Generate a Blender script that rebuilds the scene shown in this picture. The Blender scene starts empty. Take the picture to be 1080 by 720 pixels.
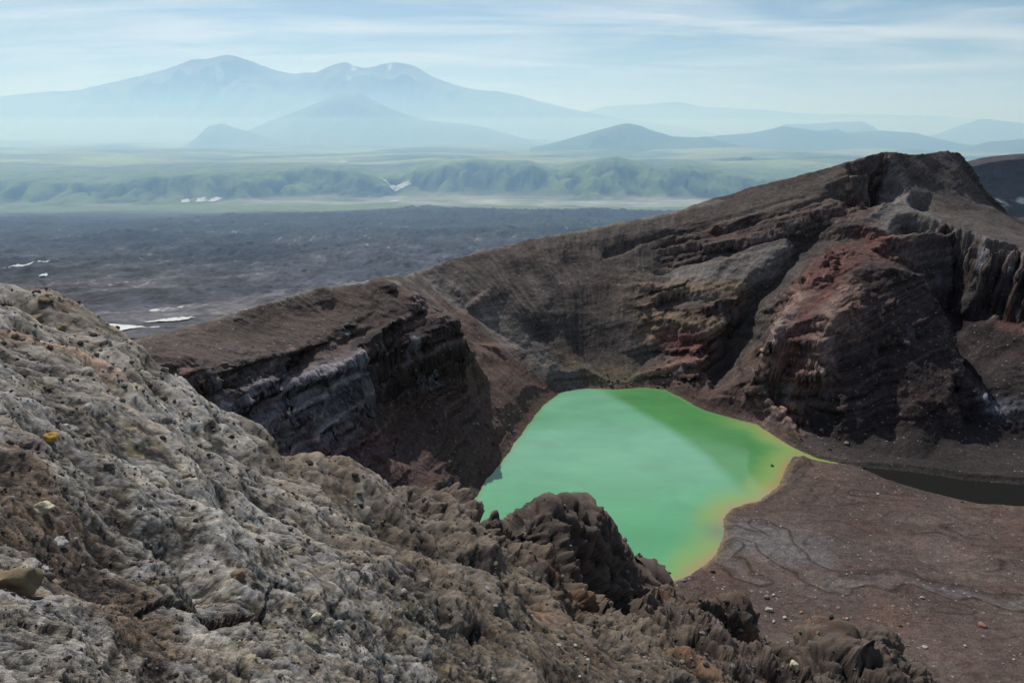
import bpy, math, random
import numpy as np
random.seed(7); rng = np.random.default_rng(11)
scene = bpy.context.scene
COL = scene.collection
f32 = np.float32

# ------------------------------------------------------------------ camera frame
EYE = 200.0
PITCH = math.radians(17.7)
CP, SP = math.cos(PITCH), math.sin(PITCH)
FPX = 720.0
def srow(py):                       # slope of the sight line of an image row
    v = (360.0 - py) / FPX
    return (-SP + v * CP) / (CP + v * SP)
def urow(px, py):
    v = (360.0 - py) / FPX
    return (px - 540.0) / FPX / (CP + v * SP)
def P(px, py, Y):                   # a place Y metres ahead
    return (urow(px, py) * Y, Y, EYE + srow(py) * Y)
def F(px, py, z=0.0):               # a place at a known height
    Y = (z - EYE) / srow(py)
    return (urow(px, py) * Y, Y, z)

# ------------------------------------------------------------------ noise
_perm = rng.permutation(256).astype(np.int32)
PERM = np.concatenate([_perm, _perm, _perm])
_a = rng.normal(size=(256, 3)); _a /= np.linalg.norm(_a, axis=1)[:, None]
G3 = _a.astype(f32)
_t = rng.uniform(0, 2 * np.pi, 256)
G2 = np.stack([np.cos(_t), np.sin(_t)], 1).astype(f32)
def perlin2(x, y):
    xi = np.floor(x); yi = np.floor(y)
    xf = (x - xi).astype(f32); yf = (y - yi).astype(f32)
    xi = xi.astype(np.int64) & 255; yi = yi.astype(np.int64) & 255
    u = xf * xf * xf * (xf * (xf * 6 - 15) + 10); v = yf * yf * yf * (yf * (yf * 6 - 15) + 10)
    def g(i, j):
        h = PERM[PERM[(xi + i) & 255] + ((yi + j) & 255)]
        gr = G2[h]
        return gr[..., 0] * (xf - i) + gr[..., 1] * (yf - j)
    a = g(0, 0); b = g(1, 0); c = g(0, 1); d = g(1, 1)
    return ((a + u * (b - a)) * (1 - v) + (c + u * (d - c)) * v) * 1.5
def perlin3(x, y, z):
    xi = np.floor(x); yi = np.floor(y); zi = np.floor(z)
    xf = (x - xi).astype(f32); yf = (y - yi).astype(f32); zf = (z - zi).astype(f32)
    xi = xi.astype(np.int64) & 255; yi = yi.astype(np.int64) & 255; zi = zi.astype(np.int64) & 255
    u = xf * xf * xf * (xf * (xf * 6 - 15) + 10); v = yf * yf * yf * (yf * (yf * 6 - 15) + 10); w = zf * zf * zf * (zf * (zf * 6 - 15) + 10)
    def g(i, j, k):
        h = PERM[PERM[PERM[(xi + i) & 255] + ((yi + j) & 255)] + ((zi + k) & 255)]
        gr = G3[h]
        return gr[..., 0] * (xf - i) + gr[..., 1] * (yf - j) + gr[..., 2] * (zf - k)
    def lay(k):
        a = g(0, 0, k); b = g(1, 0, k); c = g(0, 1, k); d = g(1, 1, k)
        return (a + u * (b - a)) * (1 - v) + (c + u * (d - c)) * v
    p = lay(0); q = lay(1)
    return (p + w * (q - p)) * 1.5
def fbm2(x, y, lam, n=5, h=0.55, off=0.0):
    s = 0; a = 1.0; t = 0
    for i in range(n):
        s = s + a * perlin2(x / lam + off + i * 17.3, y / lam - off + i * 9.1); t += a
        a *= h; lam *= 0.5
    return s / t
def ridge2(x, y, lam, n=5, h=0.55, off=0.0):
    s = 0; a = 1.0; t = 0; prev = 1.0
    for i in range(n):
        r = 1 - np.abs(perlin2(x / lam + off + i * 11.7, y / lam + off * .7 + i * 5.9)); r = r * r
        s = s + a * r * prev; t += a; prev = np.clip(r * 1.3, 0, 1)
        a *= h; lam *= 0.5
    return s / t
WR = rng.random((256, 6)).astype(f32)
def blocks(x, y, crack=.12):
    # tilted angular blocks between cracks: height in units of the cell
    xi = np.floor(x); yi = np.floor(y); xf = (x - xi).astype(f32); yf = (y - yi).astype(f32)
    xi = xi.astype(np.int64); yi = yi.astype(np.int64)
    f1 = np.full(x.shape, 9., f32); f2 = f1.copy(); h = np.zeros(x.shape, f32)
    for i in (-1, 0, 1):
        for j in (-1, 0, 1):
            q = WR[PERM[PERM[(xi + i) & 255] + ((yi + j) & 255)]]
            dx = i + q[..., 0] - xf; dy = j + q[..., 1] - yf; d = dx * dx + dy * dy
            m = d < f1; f2 = np.where(m, f1, np.minimum(f2, d))
            h = np.where(m, (q[..., 2] - .5) * .9 + (q[..., 3] - .5) * dx * 1.6 + (q[..., 4] - .5) * dy * 1.6, h); f1 = np.where(m, d, f1)
    e = np.sqrt(f2) - np.sqrt(f1)
    return h - .35 * np.exp(-(e / crack) ** 2)
def sst(a, b, x):
    t = np.clip((x - a) / (b - a), 0, 1)
    return t * t * (3 - 2 * t)
def lerp(a, b, t): return a + (b - a) * t

# ------------------------------------------------------------------ mesh helpers
def mesh_arrays(name, V, Fq, cols=None, mat=None, smooth=True):
    me = bpy.data.meshes.new(name)
    nv = len(V); nf, k = Fq.shape
    me.vertices.add(nv); me.vertices.foreach_set('co', V.astype(f32).ravel())
    me.loops.add(nf * k); me.loops.foreach_set('vertex_index', Fq.astype(np.int32).ravel())
    me.polygons.add(nf); me.polygons.foreach_set('loop_start', np.arange(0, nf * k, k, dtype=np.int32))
    me.polygons.foreach_set('use_smooth', np.full(nf, smooth, dtype=bool))
    if cols is not None:
        at = me.color_attributes.new('Col', 'FLOAT_COLOR', 'POINT')
        c = np.ones((nv, 4), f32); c[:, :3] = cols
        at.data.foreach_set('color', c.ravel())
    me.update(calc_edges=True)
    if mat: me.materials.append(mat)
    return me
def link(name, me, **kw):
    o = bpy.data.objects.new(name, me); COL.objects.link(o)
    for k, v in kw.items(): o[k] = v
    return o
def grid_faces(nr, nc, keep=None):
    i = np.arange(nr * nc).reshape(nr, nc)
    q = np.stack([i[:-1, :-1], i[:-1, 1:], i[1:, 1:], i[1:, :-1]], -1).reshape(-1, 4)
    if keep is not None:
        k = (keep[:-1, :-1] | keep[:-1, 1:] | keep[1:, 1:] | keep[1:, :-1]).ravel()
        q = q[k]
    return q
def grid_mesh(name, X, Y, Z, C, mat, keep=None):
    nr, nc = X.shape
    q = grid_faces(nr, nc, keep)
    V = np.stack([X, Y, Z], -1).reshape(-1, 3); C = C.reshape(-1, 3)
    if keep is not None:
        used = np.unique(q); m = np.full(len(V), -1); m[used] = np.arange(len(used))
        V = V[used]; C = C[used]; q = m[q]
    return mesh_arrays(name, V, q, C, mat)
def normals(X, Y, Z):
    Pt = np.stack([X, Y, Z], -1)
    a = np.gradient(Pt, axis=1); b = np.gradient(Pt, axis=0)
    n = np.cross(a, b); n /= np.linalg.norm(n, axis=-1)[..., None] + 1e-9
    n[n[..., 2] < 0] *= -1
    return n
def blur(a, k):
    for ax in (0, 1):
        p = np.concatenate([np.repeat(np.take(a, [0], ax), k, ax), a, np.repeat(np.take(a, [-1], ax), k, ax)], ax)
        c = np.cumsum(p, axis=ax, dtype=np.float64)
        z = np.zeros_like(np.take(c, [0], ax)); c = np.concatenate([z, c], ax)
        n = a.shape[ax]
        a = (np.take(c, np.arange(2 * k + 1, n + 2 * k + 1), ax) - np.take(c, np.arange(0, n), ax)) / (2 * k + 1)
    return a

class RBF:
    def __init__(s, pts, vals, reg=0.0):
        s.p = np.asarray(pts, float); n = len(s.p); v = np.asarray(vals, float)
        D = np.linalg.norm(s.p[:, None] - s.p[None], axis=2) - np.eye(n) * reg
        A = np.zeros((n + 3, n + 3)); A[:n, :n] = D
        A[:n, n] = 1; A[:n, n + 1:] = s.p; A[n, :n] = 1; A[n + 1:, :n] = s.p.T
        b = np.zeros(n + 3); b[:n] = v
        s.w = np.linalg.solve(A, b)
    def __call__(s, X, Y):
        sh = X.shape; x = X.ravel().astype(f32); y = Y.ravel().astype(f32)
        out = np.empty(len(x)); n = len(s.p); w = s.w[:n].astype(f32)
        px = s.p[:, 0].astype(f32); py = s.p[:, 1].astype(f32)
        for i in range(0, len(x), 20000):
            a = x[i:i + 20000, None]; b = y[i:i + 20000, None]
            out[i:i + 20000] = np.sqrt((a - px) ** 2 + (b - py) ** 2) @ w
        out += s.w[n] + s.w[n + 1] * x + s.w[n + 2] * y
        return out.reshape(sh)
def samp(G, x0, y0, h, X, Y):         # smooth sampling of a regular grid G[iy,ix]
    fx = np.clip((X - x0) / h, 1.001, G.shape[1] - 3.001); fy = np.clip((Y - y0) / h, 1.001, G.shape[0] - 3.001)
    ix = fx.astype(int); iy = fy.astype(int); tx = fx - ix; ty = fy - iy
    def w(t): return [(-t**3 + 2*t*t - t) / 2, (3*t**3 - 5*t*t + 2) / 2, (-3*t**3 + 4*t*t + t) / 2, (t**3 - t*t) / 2]
    wx = w(tx); wy = w(ty); out = 0
    ex = (lambda a: a[..., None]) if G.ndim == 3 else (lambda a: a)
    for j in range(4):
        for i in range(4):
            out = out + ex(wx[i] * wy[j]) * G[iy + j - 1, ix + i - 1]
    return out

# ------------------------------------------------------------------ materials
def nodes(m):
    m.use_nodes = True; nt = m.node_tree; nt.nodes.clear(); return nt, nt.nodes.new, nt.links.new
def rock_mat(name, scales, var=0.35, bump=0.5, dist=0.1, rough=0.95, spec=0.15, speck=0.0, dots=0, hp=1.0):
    m = bpy.data.materials.new(name); nt, N, L = nodes(m)
    out = N('ShaderNodeOutputMaterial'); b = N('ShaderNodeBsdfPrincipled'); L(b.outputs[0], out.inputs[0])
    b.inputs['Roughness'].default_value = rough; b.inputs['Specular IOR Level'].default_value = spec
    at = N('ShaderNodeAttribute'); at.attribute_name = 'Col'
    tc = N('ShaderNodeNewGeometry'); last = at.outputs['Color']; hsum = None
    for i, sc in enumerate(scales):
        n = N('ShaderNodeTexNoise'); n.inputs['Scale'].default_value = sc; n.inputs['Detail'].default_value = 6; n.inputs['Roughness'].default_value = 0.65
        L(tc.outputs['Position'], n.inputs['Vector'])
        mr = N('ShaderNodeMapRange'); mr.inputs['From Min'].default_value = 0.3; mr.inputs['From Max'].default_value = 0.7
        mr.inputs['To Min'].default_value = 1 - var; mr.inputs['To Max'].default_value = 1 + var; L(n.outputs['Fac'], mr.inputs['Value'])
        mx = N('ShaderNodeMix'); mx.data_type = 'RGBA'; mx.blend_type = 'MULTIPLY'; mx.inputs[0].default_value = 1
        L(last, mx.inputs[6]); L(mr.outputs[0], mx.inputs[7]); last = mx.outputs[2]
        ml = N('ShaderNodeMath'); ml.operation = 'MULTIPLY'; ml.inputs[1].default_value = (scales[0] / sc) ** hp; L(n.outputs['Fac'], ml.inputs[0])
        if hsum is None: hsum = ml.outputs[0]
        else:
            ad = N('ShaderNodeMath'); ad.operation = 'ADD'; L(hsum, ad.inputs[0]); L(ml.outputs[0], ad.inputs[1]); hsum = ad.outputs[0]
    if speck > 0:
        vo = N('ShaderNodeTexVoronoi'); vo.inputs['Scale'].default_value = scales[-1] * 1.5; L(tc.outputs['Position'], vo.inputs['Vector'])
        mr = N('ShaderNodeMapRange'); mr.inputs['From Min'].default_value = 0.0; mr.inputs['From Max'].default_value = 1
        mr.inputs['To Min'].default_value = 1 - speck; mr.inputs['To Max'].default_value = 1 + speck; L(vo.outputs['Color'], mr.inputs['Value'])
        mx = N('ShaderNodeMix'); mx.data_type = 'RGBA'; mx.blend_type = 'MULTIPLY'; mx.inputs[0].default_value = 1
        L(last, mx.inputs[6]); L(mr.outputs[0], mx.inputs[7]); last = mx.outputs[2]
    if dots > 0:
        for k_, (sc_, th) in enumerate(((dots, .16), (dots * 2.3, .14))):
            vo = N('ShaderNodeTexVoronoi'); vo.inputs['Scale'].default_value = sc_; L(tc.outputs['Position'], vo.inputs['Vector'])
            cp = N('ShaderNodeMath'); cp.operation = 'LESS_THAN'; cp.inputs[1].default_value = th; L(vo.outputs['Distance'], cp.inputs[0])
            sp = N('ShaderNodeSeparateColor'); L(vo.outputs['Color'], sp.inputs[0])
            c2 = N('ShaderNodeMath'); c2.operation = 'GREATER_THAN'; c2.inputs[1].default_value = .62; L(sp.outputs[0], c2.inputs[0])
            c3 = N('ShaderNodeMath'); c3.operation = 'MULTIPLY'; L(cp.outputs[0], c3.inputs[0]); L(c2.outputs[0], c3.inputs[1])
            c4 = N('ShaderNodeMath'); c4.operation = 'MULTIPLY'; c4.inputs[1].default_value = .75; L(c3.outputs[0], c4.inputs[0])
            mx = N('ShaderNodeMix'); mx.data_type = 'RGBA'; L(c4.outputs[0], mx.inputs[0]); L(last, mx.inputs[6]); mx.inputs[7].default_value = (.22, .205, .19, 1); last = mx.outputs[2]
    bp = N('ShaderNodeBump'); bp.inputs['Strength'].default_value = bump; bp.inputs['Distance'].default_value = dist
    L(hsum, bp.inputs['Height']); L(bp.outputs[0], b.inputs['Normal'])
    L(last, b.inputs['Base Color'])
    return m
def flat_mat(name, col, scale, var=0.2, rough=0.9, bump=0.3, dist=0.05):
    m = bpy.data.materials.new(name); nt, N, L = nodes(m)
    out = N('ShaderNodeOutputMaterial'); b = N('ShaderNodeBsdfPrincipled'); L(b.outputs[0], out.inputs[0])
    b.inputs['Roughness'].default_value = rough; b.inputs['Specular IOR Level'].default_value = 0.2
    tc = N('ShaderNodeNewGeometry'); n = N('ShaderNodeTexNoise'); n.inputs['Scale'].default_value = scale; n.inputs['Detail'].default_value = 8; n.inputs['Roughness'].default_value = .7
    L(tc.outputs['Position'], n.inputs['Vector'])
    r = N('ShaderNodeValToRGB'); r.color_ramp.elements[0].position = .3; r.color_ramp.elements[1].position = .7
    r.color_ramp.elements[0].color = [c * (1 - var) for c in col] + [1]; r.color_ramp.elements[1].color = [min(1, c * (1 + var)) for c in col] + [1]
    L(n.outputs['Fac'], r.inputs[0]); L(r.outputs[0], b.inputs['Base Color'])
    bp = N('ShaderNodeBump'); bp.inputs['Strength'].default_value = bump; bp.inputs['Distance'].default_value = dist
    L(n.outputs['Fac'], bp.inputs['Height']); L(bp.outputs[0], b.inputs['Normal'])
    return m

M_crater = rock_mat('crater_rock', [0.25, 1.1], var=0.3, bump=0.9, dist=1.2, speck=0.25, dots=.28)
M_fore = rock_mat('rim_rock', [3.0, 14.0, 50.0, 140.0], var=0.24, bump=1.0, dist=0.12, speck=0.38, hp=.72)
M_lava = rock_mat('lava_ground', [0.012, 0.06], var=0.3, bump=0.6, dist=10.0)
M_far = rock_mat('far_ground', [0.0015, 0.008], var=0.25, bump=0.3, dist=30.0)

# ================================================================== CRATER
CL = {  # linear albedo, roughness of relief
 'dk': ((.050, .044, .043), .25), 'sc': ((.078, .067, .063), .16), 'br': ((.066, .046, .041), .35), 'rd': ((.085, .048, .046), .75),
 'sl': ((.088, .062, .054), .12), 'dw': ((.022, .019, .021), .45), 'tk': ((.030, .026, .027), .15), 'bs': ((.066, .053, .048), .26), 'dr': ((.040, .034, .035), .9), 'df': ((.042, .034, .035), .5),  # cliff-face and cliff-foot albedos darkened in place of shade
 'rk': ((.070, .060, .058), .8), 'gr': ((.135, .127, .122), .35), 'yl': ((.125, .105, .080), .6), 'bl': ((.13, .14, .165), .9),
 'fl': ((.076, .057, .051), .03), 'fg': ((.105, .098, .100), .03), 'ye': ((.12, .098, .072), .16), 'pk': ((.155, .115, .105), .75)}
pts = []     # x, y, z, class
def line(cls, *pp, step=9.0):
    for a, b in zip(pp[:-1], pp[1:]):
        a = np.array(a, float); b = np.array(b, float)
        n = max(1, int(np.linalg.norm((b - a)[:2]) / step))
        for i in range(n): pts.append((*(a + (b - a) * i / n), cls))
    pts.append((*pp[-1], cls))
def pt(cls, *pp):
    for a in pp: pts.append((*a, cls))
# left rim, its spur and its cliff
line('bs', P(-60, 430, 175), P(50, 388, 225), P(130, 362, 262), P(165, 352, 282), P(200, 345, 300), P(270, 322, 345), P(340, 303, 395), P(400, 296, 440))
line('rk', P(400, 296, 440), P(435, 313, 440), P(465, 330, 432), P(487, 347, 425))
line('bs', P(165, 374, 245), P(240, 383, 268), P(300, 370, 302), P(325, 358, 335), P(380, 333, 385), P(400, 314, 420))
line('bs', P(180, 360, 272), P(240, 356, 300), P(300, 344, 340), P(350, 325, 385))
line('rk', P(175, 392, 240), P(240, 398, 262), P(300, 388, 296), P(330, 376, 325), P(385, 350, 375))
line('bl', P(230, 418, 250), P(280, 415, 275), P(330, 400, 306), P(380, 380, 342))
line('dr', P(380, 380, 346), P(430, 358, 392), P(483, 362, 422))
line('bl', P(235, 462, 246), P(300, 478, 270), P(330, 478, 285), P(348, 462, 302), P(364, 430, 322))
line('dr', P(364, 430, 322), P(400, 412, 356), P(440, 404, 392), P(484, 392, 419))
line('rd', P(330, 500, 275), P(360, 485, 298), P(385, 455, 328))
line('br', P(400, 450, 342), P(440, 435, 376), P(482, 425, 402))
pt('br', P(400, 480, 305), P(440, 500, 320), P(420, 525, 290), P(370, 540, 265), P(460, 470, 350), P(490, 460, 372), P(300, 540, 235), P(200, 520, 215))
# path ridge and brown slope left of lake
line('sc', P(400, 293, 475), P(425, 291, 520), P(440, 286, 560))
line('gr', P(440, 286, 563), P(468, 310, 546), P(500, 334, 532), P(540, 362, 520), P(580, 386, 510), P(602, 402, 504))
line('sl', P(478, 330, 520), P(500, 350, 500), P(540, 385, 486), P(575, 408, 492))
pt('sl', P(508, 372, 474), P(516, 400, 446), P(532, 430, 430), P(548, 440, 434), P(522, 450, 403), P(507, 480, 373), P(493, 330, 520), P(528, 415, 439), P(558, 425, 455), P(535, 455, 415), P(515, 480, 383), P(505, 500, 360), P(499, 362, 486), P(502, 390, 452), P(500, 420, 420), P(530, 400, 456), P(545, 415, 455), P(515, 385, 466), P(525, 365, 492))
# rim of the bowl up to the peak
line('sc', P(440, 286, 560), P(500, 266, 600), P(560, 252, 640), P(620, 241, 660), P(700, 226, 680), P(760, 207, 690), P(810, 193, 690), P(870, 178, 685), P(930, 160, 672))
line('sc', P(500, 276, 588), P(560, 264, 618), P(620, 254, 640), P(700, 242, 655))
pt('sc', P(520, 300, 560), P(500, 318, 535), P(560, 330, 545), P(600, 360, 540), P(620, 385, 524), P(590, 300, 580), P(640, 300, 590), P(650, 340, 555),
   P(680, 380, 530), P(700, 300, 600), P(680, 270, 630), P(640, 270, 626), P(550, 290, 585), P(610, 330, 560), P(640, 370, 535))
pt('dk', P(560, 275, 600), P(600, 278, 612), P(570, 350, 537))
pt('ye', P(625, 393, 514), P(640, 398, 512), P(660, 402, 510), P(600, 380, 521))
# bedded slopes below the rim, right
pt('dr', P(900, 198, 667), P(912, 203, 666), P(922, 200, 664), P(918, 218, 660), P(912, 235, 648), P(895, 225, 650))
pt('yl', P(893, 193, 660))
line('sc', P(750, 225, 668), P(800, 212, 668), P(860, 200, 662), P(915, 180, 662))
line('rk', P(700, 270, 630), P(750, 258, 628), P(800, 240, 630), P(860, 226, 628), P(910, 215, 635))
line('gr', P(700, 292, 600), P(740, 288, 590), P(790, 285, 585), P(830, 262, 600))
line('yl', P(695, 300, 582), P(740, 306, 570), P(780, 302, 568))
line('rk', P(700, 325, 570), P(740, 325, 556), P(778, 320, 556))
line('yl', P(690, 335, 555), P(735, 342, 535), P(765, 340, 540))
line('rd', P(708, 352, 540), P(740, 365, 520), P(720, 372, 522))
line('pk', P(708, 382, 515), P(735, 378, 508), P(745, 395, 500))
line('dk', P(790, 330, 562), P(770, 358, 545), P(765, 390, 515), P(750, 405, 500))
line('dk', P(850, 258, 612), P(830, 285, 590), P(800, 320, 566))
pt('dk', P(800, 360, 528), P(790, 340, 550))
# talus cone
line('br', P(818, 372, 488), P(795, 395, 475), P(765, 412, 470), P(735, 418, 478))
pt('br', F(812, 432, 6), F(780, 425, 6), P(790, 380, 500))
# arete and the main buttress
line('gr', P(930, 160, 672), P(948, 182, 655), P(962, 203, 638), P(947, 225, 614), P(935, 243, 598))
line('gr', P(936, 190, 664), P(945, 208, 645))
pt('sc', P(972, 185, 668), P(985, 205, 652), P(965, 222, 634))
line('rd', P(935, 243, 598), P(920, 262, 570), P(880, 268, 548), P(850, 300, 506))
line('pk', P(850, 300, 506), P(830, 330, 476), P(815, 360, 455))
line('pk', P(815, 360, 455), P(808, 392, 443), P(812, 420, 434), P(836, 445, 428))
line('rd', P(890, 290, 505), P(868, 315, 484), P(850, 340, 466), P(840, 365, 452))
line('df', P(905, 285, 496), P(940, 283, 492), P(972, 290, 492))
line('pk', P(893, 303, 480), P(872, 335, 456), P(862, 385, 438), P(850, 430, 426))
line('df', P(935, 330, 466), P(932, 400, 432), P(925, 450, 406))
line('df', P(985, 320, 482), P(1005, 370, 448), P(1000, 430, 412))
pt('df', P(895, 380, 436), P(890, 430, 414), P(965, 370, 448), P(960, 420, 418))
# upper slope right of the peak, its edge and the dark cliff
line('sc', P(930, 160, 672), P(965, 163, 690), P(1000, 159, 715), P(1012, 160, 722))
line('dk', P(1012, 160, 722), P(1026, 176, 722), P(1034, 192, 716), P(1042, 214, 702), P(1080, 237, 690), P(1180, 280, 660))
pt('sc', P(1040, 237, 600), P(1080, 254, 570), P(1000, 222, 628), P(1040, 246, 568), P(1080, 262, 534), P(1130, 285, 520), P(1000, 233, 600))
line('sc', P(962, 190, 662), P(1000, 200, 668), P(1040, 222, 650), P(1080, 243, 630), P(1180, 290, 580))
line('gr', P(950, 212, 628), P(990, 233, 590), P(1040, 252, 545), P(1080, 266, 512), P(1180, 310, 460))
line('dw', P(958, 255, 602), P(990, 285, 580), P(1040, 300, 536), P(1080, 310, 504), P(1180, 355, 452))
line('dw', P(1000, 330, 545), P(1020, 345, 518), P(1050, 352, 492), P(1085, 365, 468), P(1180, 405, 430))
line('dr', P(993, 237, 583), P(1040, 258, 540), P(1080, 273, 508), P(1180, 318, 456))
line('dw', P(1005, 440, 424), P(1040, 448, 416), P(1085, 458, 408))
pt('dw', P(1010, 370, 505), P(1060, 330, 512), P(1040, 330, 524))
line('rd', P(1060, 345, 502), P(1072, 345, 496), P(1095, 350, 482))
line('dw', P(1015, 400, 462), P(1035, 405, 446), P(1062, 410, 436), P(1085, 415, 428), P(1180, 460, 392))
pt('bl', P(1055, 432, 425))
line('tk', P(1000, 455, 405), P(1050, 474, 396), P(1100, 485, 385), P(1200, 505, 368))
line('tk', F(850, 450, 3), F(880, 466, 3), F(940, 480, 3), F(1000, 488, 3), F(1080, 497, 3), F(1200, 507, 3))  # cast shadow at the cliff foot put into the ground colour
# floor
for a in [(800, 540, 1.2), (850, 520, 1.2), (900, 515, 1.4), (960, 535, 1.6), (1030, 545, 1.6), (1100, 550, 2), (1250, 560, 4), (800, 600, 1.5), (850, 600, 1.5), (900, 600, 2),
          (950, 570, 2), (1000, 600, 2.4), (1080, 600, 3), (1180, 620, 4), (780, 640, 2), (850, 660, 2.5), (950, 660, 3), (1050, 660, 4), (1180, 680, 6), (900, 720, 5), (1000, 720, 5.5), (1100, 720, 7), (1250, 720, 12),
          (700, 680, 5), (750, 720, 8), (960, 800, 12), (1150, 800, 20), (860, 495, .8), (880, 530, 1.2)]:
    pt('fl', F(*a))
pt('fg', F(800, 565, 1.0), F(830, 575, 1.0), F(860, 590, 1.2))
pt('br', F(500, 700, 20), F(300, 640, 30))
# behind the rim: the outside of the cone
for a in [(-420, 300, -60), (-380, 200, 0), (-330, 420, -80), (-260, 520, -60), (-180, 600, -40), (-250, 300, 62), (-235, 250, 88), (-222, 370, 50), (-190, 430, 42), (-150, 490, 48), (-120, 530, 58), (-100, 600, 30), (-60, 640, 46), (20, 720, 50), (120, 790, 40), (260, 820, 50), (380, 830, 60),
          (480, 800, 40), (560, 740, 40), (640, 640, 70), (-100, 720, -60), (0, 850, -60), (200, 950, -60), (450, 950, -60), (650, 850, -60), (-450, 550, -140), (-300, 700, -150), (-250, 900, -190), (-500, 900, -250), (-160, 690, -80), (-20, 780, -20), (700, 600, 100), (720, 400, 120), (560, 300, 60), (500, 450, 70), (800, 200, 140),
          (560, 180, 90), (450, 220, 45)]:
    pt('sc', a)
A = np.array([p[:3] for p in pts], float)
key = np.round(A[:, :2] / 3.0).astype(int); _, uq = np.unique(key, axis=0, return_index=True)
A = A[uq]; cls = [pts[i][3] for i in uq]
CC = np.array([CL[c][0] + (CL[c][1],) for c in cls])
gx0, gy0, gh = -620.0, 90.0, 2.5
gnx, gny = int(1560 / gh), int(930 / gh)
GX, GY = np.meshgrid(gx0 + np.arange(gnx) * gh, gy0 + np.arange(gny) * gh)
ZG = RBF(A[:, :2], A[:, 2], reg=1.5)(GX, GY)
from mathutils.geometry import delaunay_2d_cdt
from mathutils import Vector
dv, de, df, ov, oe, of = delaunay_2d_cdt([Vector((p[0], p[1])) for p in A], [], [], 0, 1e-4)
dvx = np.array([v[:] for v in dv]); dz = np.array([A[o[0], 2] for o in ov])
ZT = np.full(GX.shape, np.nan)
for tri in df:
    if len(tri) != 3: continue
    (ax, ay), (bx, by), (cx_, cy_) = dvx[tri[0]], dvx[tri[1]], dvx[tri[2]]
    det = (by - cy_) * (ax - cx_) + (cx_ - bx) * (ay - cy_)
    if abs(det) < 1e-6: continue
    i0 = max(0, int((min(ay, by, cy_) - gy0) / gh)); i1 = min(gny, int((max(ay, by, cy_) - gy0) / gh) + 2)
    j0 = max(0, int((min(ax, bx, cx_) - gx0) / gh)); j1 = min(gnx, int((max(ax, bx, cx_) - gx0) / gh) + 2)
    if i1 <= i0 or j1 <= j0: continue
    xx = GX[i0:i1, j0:j1]; yy = GY[i0:i1, j0:j1]
    l1 = ((by - cy_) * (xx - cx_) + (cx_ - bx) * (yy - cy_)) / det; l2 = ((cy_ - ay) * (xx - cx_) + (ax - cx_) * (yy - cy_)) / det; l3 = 1 - l1 - l2
    m = (l1 >= -1e-6) & (l2 >= -1e-6) & (l3 >= -1e-6)
    zz = l1 * dz[tri[0]] + l2 * dz[tri[1]] + l3 * dz[tri[2]]
    ZT[i0:i1, j0:j1][m] = zz[m]
ZG = np.where(np.isnan(ZT), ZG, .8 * ZT + .2 * np.clip(ZG, ZT - 6, ZT + 6))
num = np.zeros((gny * gnx, 4)); xs = GX.ravel(); ys = GY.ravel()
for i in range(0, len(xs), 20000):
    d2 = (xs[i:i+20000, None] - A[:, 0]) ** 2 + (ys[i:i+20000, None] - A[:, 1]) ** 2
    w = 1 / (d2 + 6.0) ** 1.9
    num[i:i+20000] = (w @ CC) / w.sum(1)[:, None]
CG = num.reshape(gny, gnx, 4)

# lake outline
lake_px = [(500, 527), (512, 506), (530, 486), (543, 467), (558, 446), (574, 426), (592, 413), (620, 409.5), (650, 410.5), (680, 408.5), (702, 411), (718, 419), (742, 432),
           (770, 440), (800, 448), (812, 456), (834, 470), (862, 483), (905, 492.5), (862, 486), (838, 481), (829, 492), (822, 512), (800, 528), (772, 536), (762, 548), (764, 566), (752, 588), (730, 605), (712, 612.5), (690, 612),
           (640, 632), (570, 640), (510, 610), (490, 560)]
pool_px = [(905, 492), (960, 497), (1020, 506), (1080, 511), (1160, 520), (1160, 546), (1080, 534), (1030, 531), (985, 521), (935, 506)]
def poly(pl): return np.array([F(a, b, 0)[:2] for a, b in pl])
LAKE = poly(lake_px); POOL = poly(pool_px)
def sdist(poly_, X, Y):
    d = np.full(X.shape, 1e9); ins = np.zeros(X.shape, bool); n = len(poly_)
    for i in range(n):
        ax, ay = poly_[i]; bx, by = poly_[(i + 1) % n]
        ex, ey = bx - ax, by - ay
        t = np.clip(((X - ax) * ex + (Y - ay) * ey) / (ex * ex + ey * ey + 1e-9), 0, 1)
        d = np.minimum(d, (X - ax - t * ex) ** 2 + (Y - ay - t * ey) ** 2)
        c = (ay > Y) != (by > Y)
        ins ^= c & (X < ex * (Y - ay) / (ey + 1e-12) + ax)
    d = np.sqrt(d); return np.where(ins, -d, d)
def linedist(pl, X, Y):
    d = np.full(X.shape, 1e9)
    for (ax, ay), (bx, by) in zip(pl[:-1], pl[1:]):
        ex, ey = bx - ax, by - ay
        t = np.clip(((X - ax) * ex + (Y - ay) * ey) / (ex * ex + ey * ey + 1e-9), 0, 1)
        d = np.minimum(d, (X - ax - t * ex) ** 2 + (Y - ay - t * ey) ** 2)
    return np.sqrt(d)
SD = np.minimum(sdist(LAKE, GX, GY), sdist(POOL, GX, GY))

def streak(X, Y, ax, ay, k, lam, n=4, off=0.0):     # ridges running down toward a point
    th = np.arctan2(X - ax, Y - ay); r = np.hypot(X - ax, Y - ay)
    return fbm2(th * k, r / lam, 1.0, n, 0.6, off)

BRANCH = [[(700, 585), (730, 566), (775, 560), (820, 572), (850, 596), (880, 612), (920, 614), (960, 612), (1000, 626), (1040, 634), (1090, 640)],
          [(775, 560), (800, 566), (830, 590), (862, 612), (885, 618)], [(770, 575), (760, 590), (778, 596), (800, 612)], [(806, 553), (824, 566), (838, 582)]]

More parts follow.
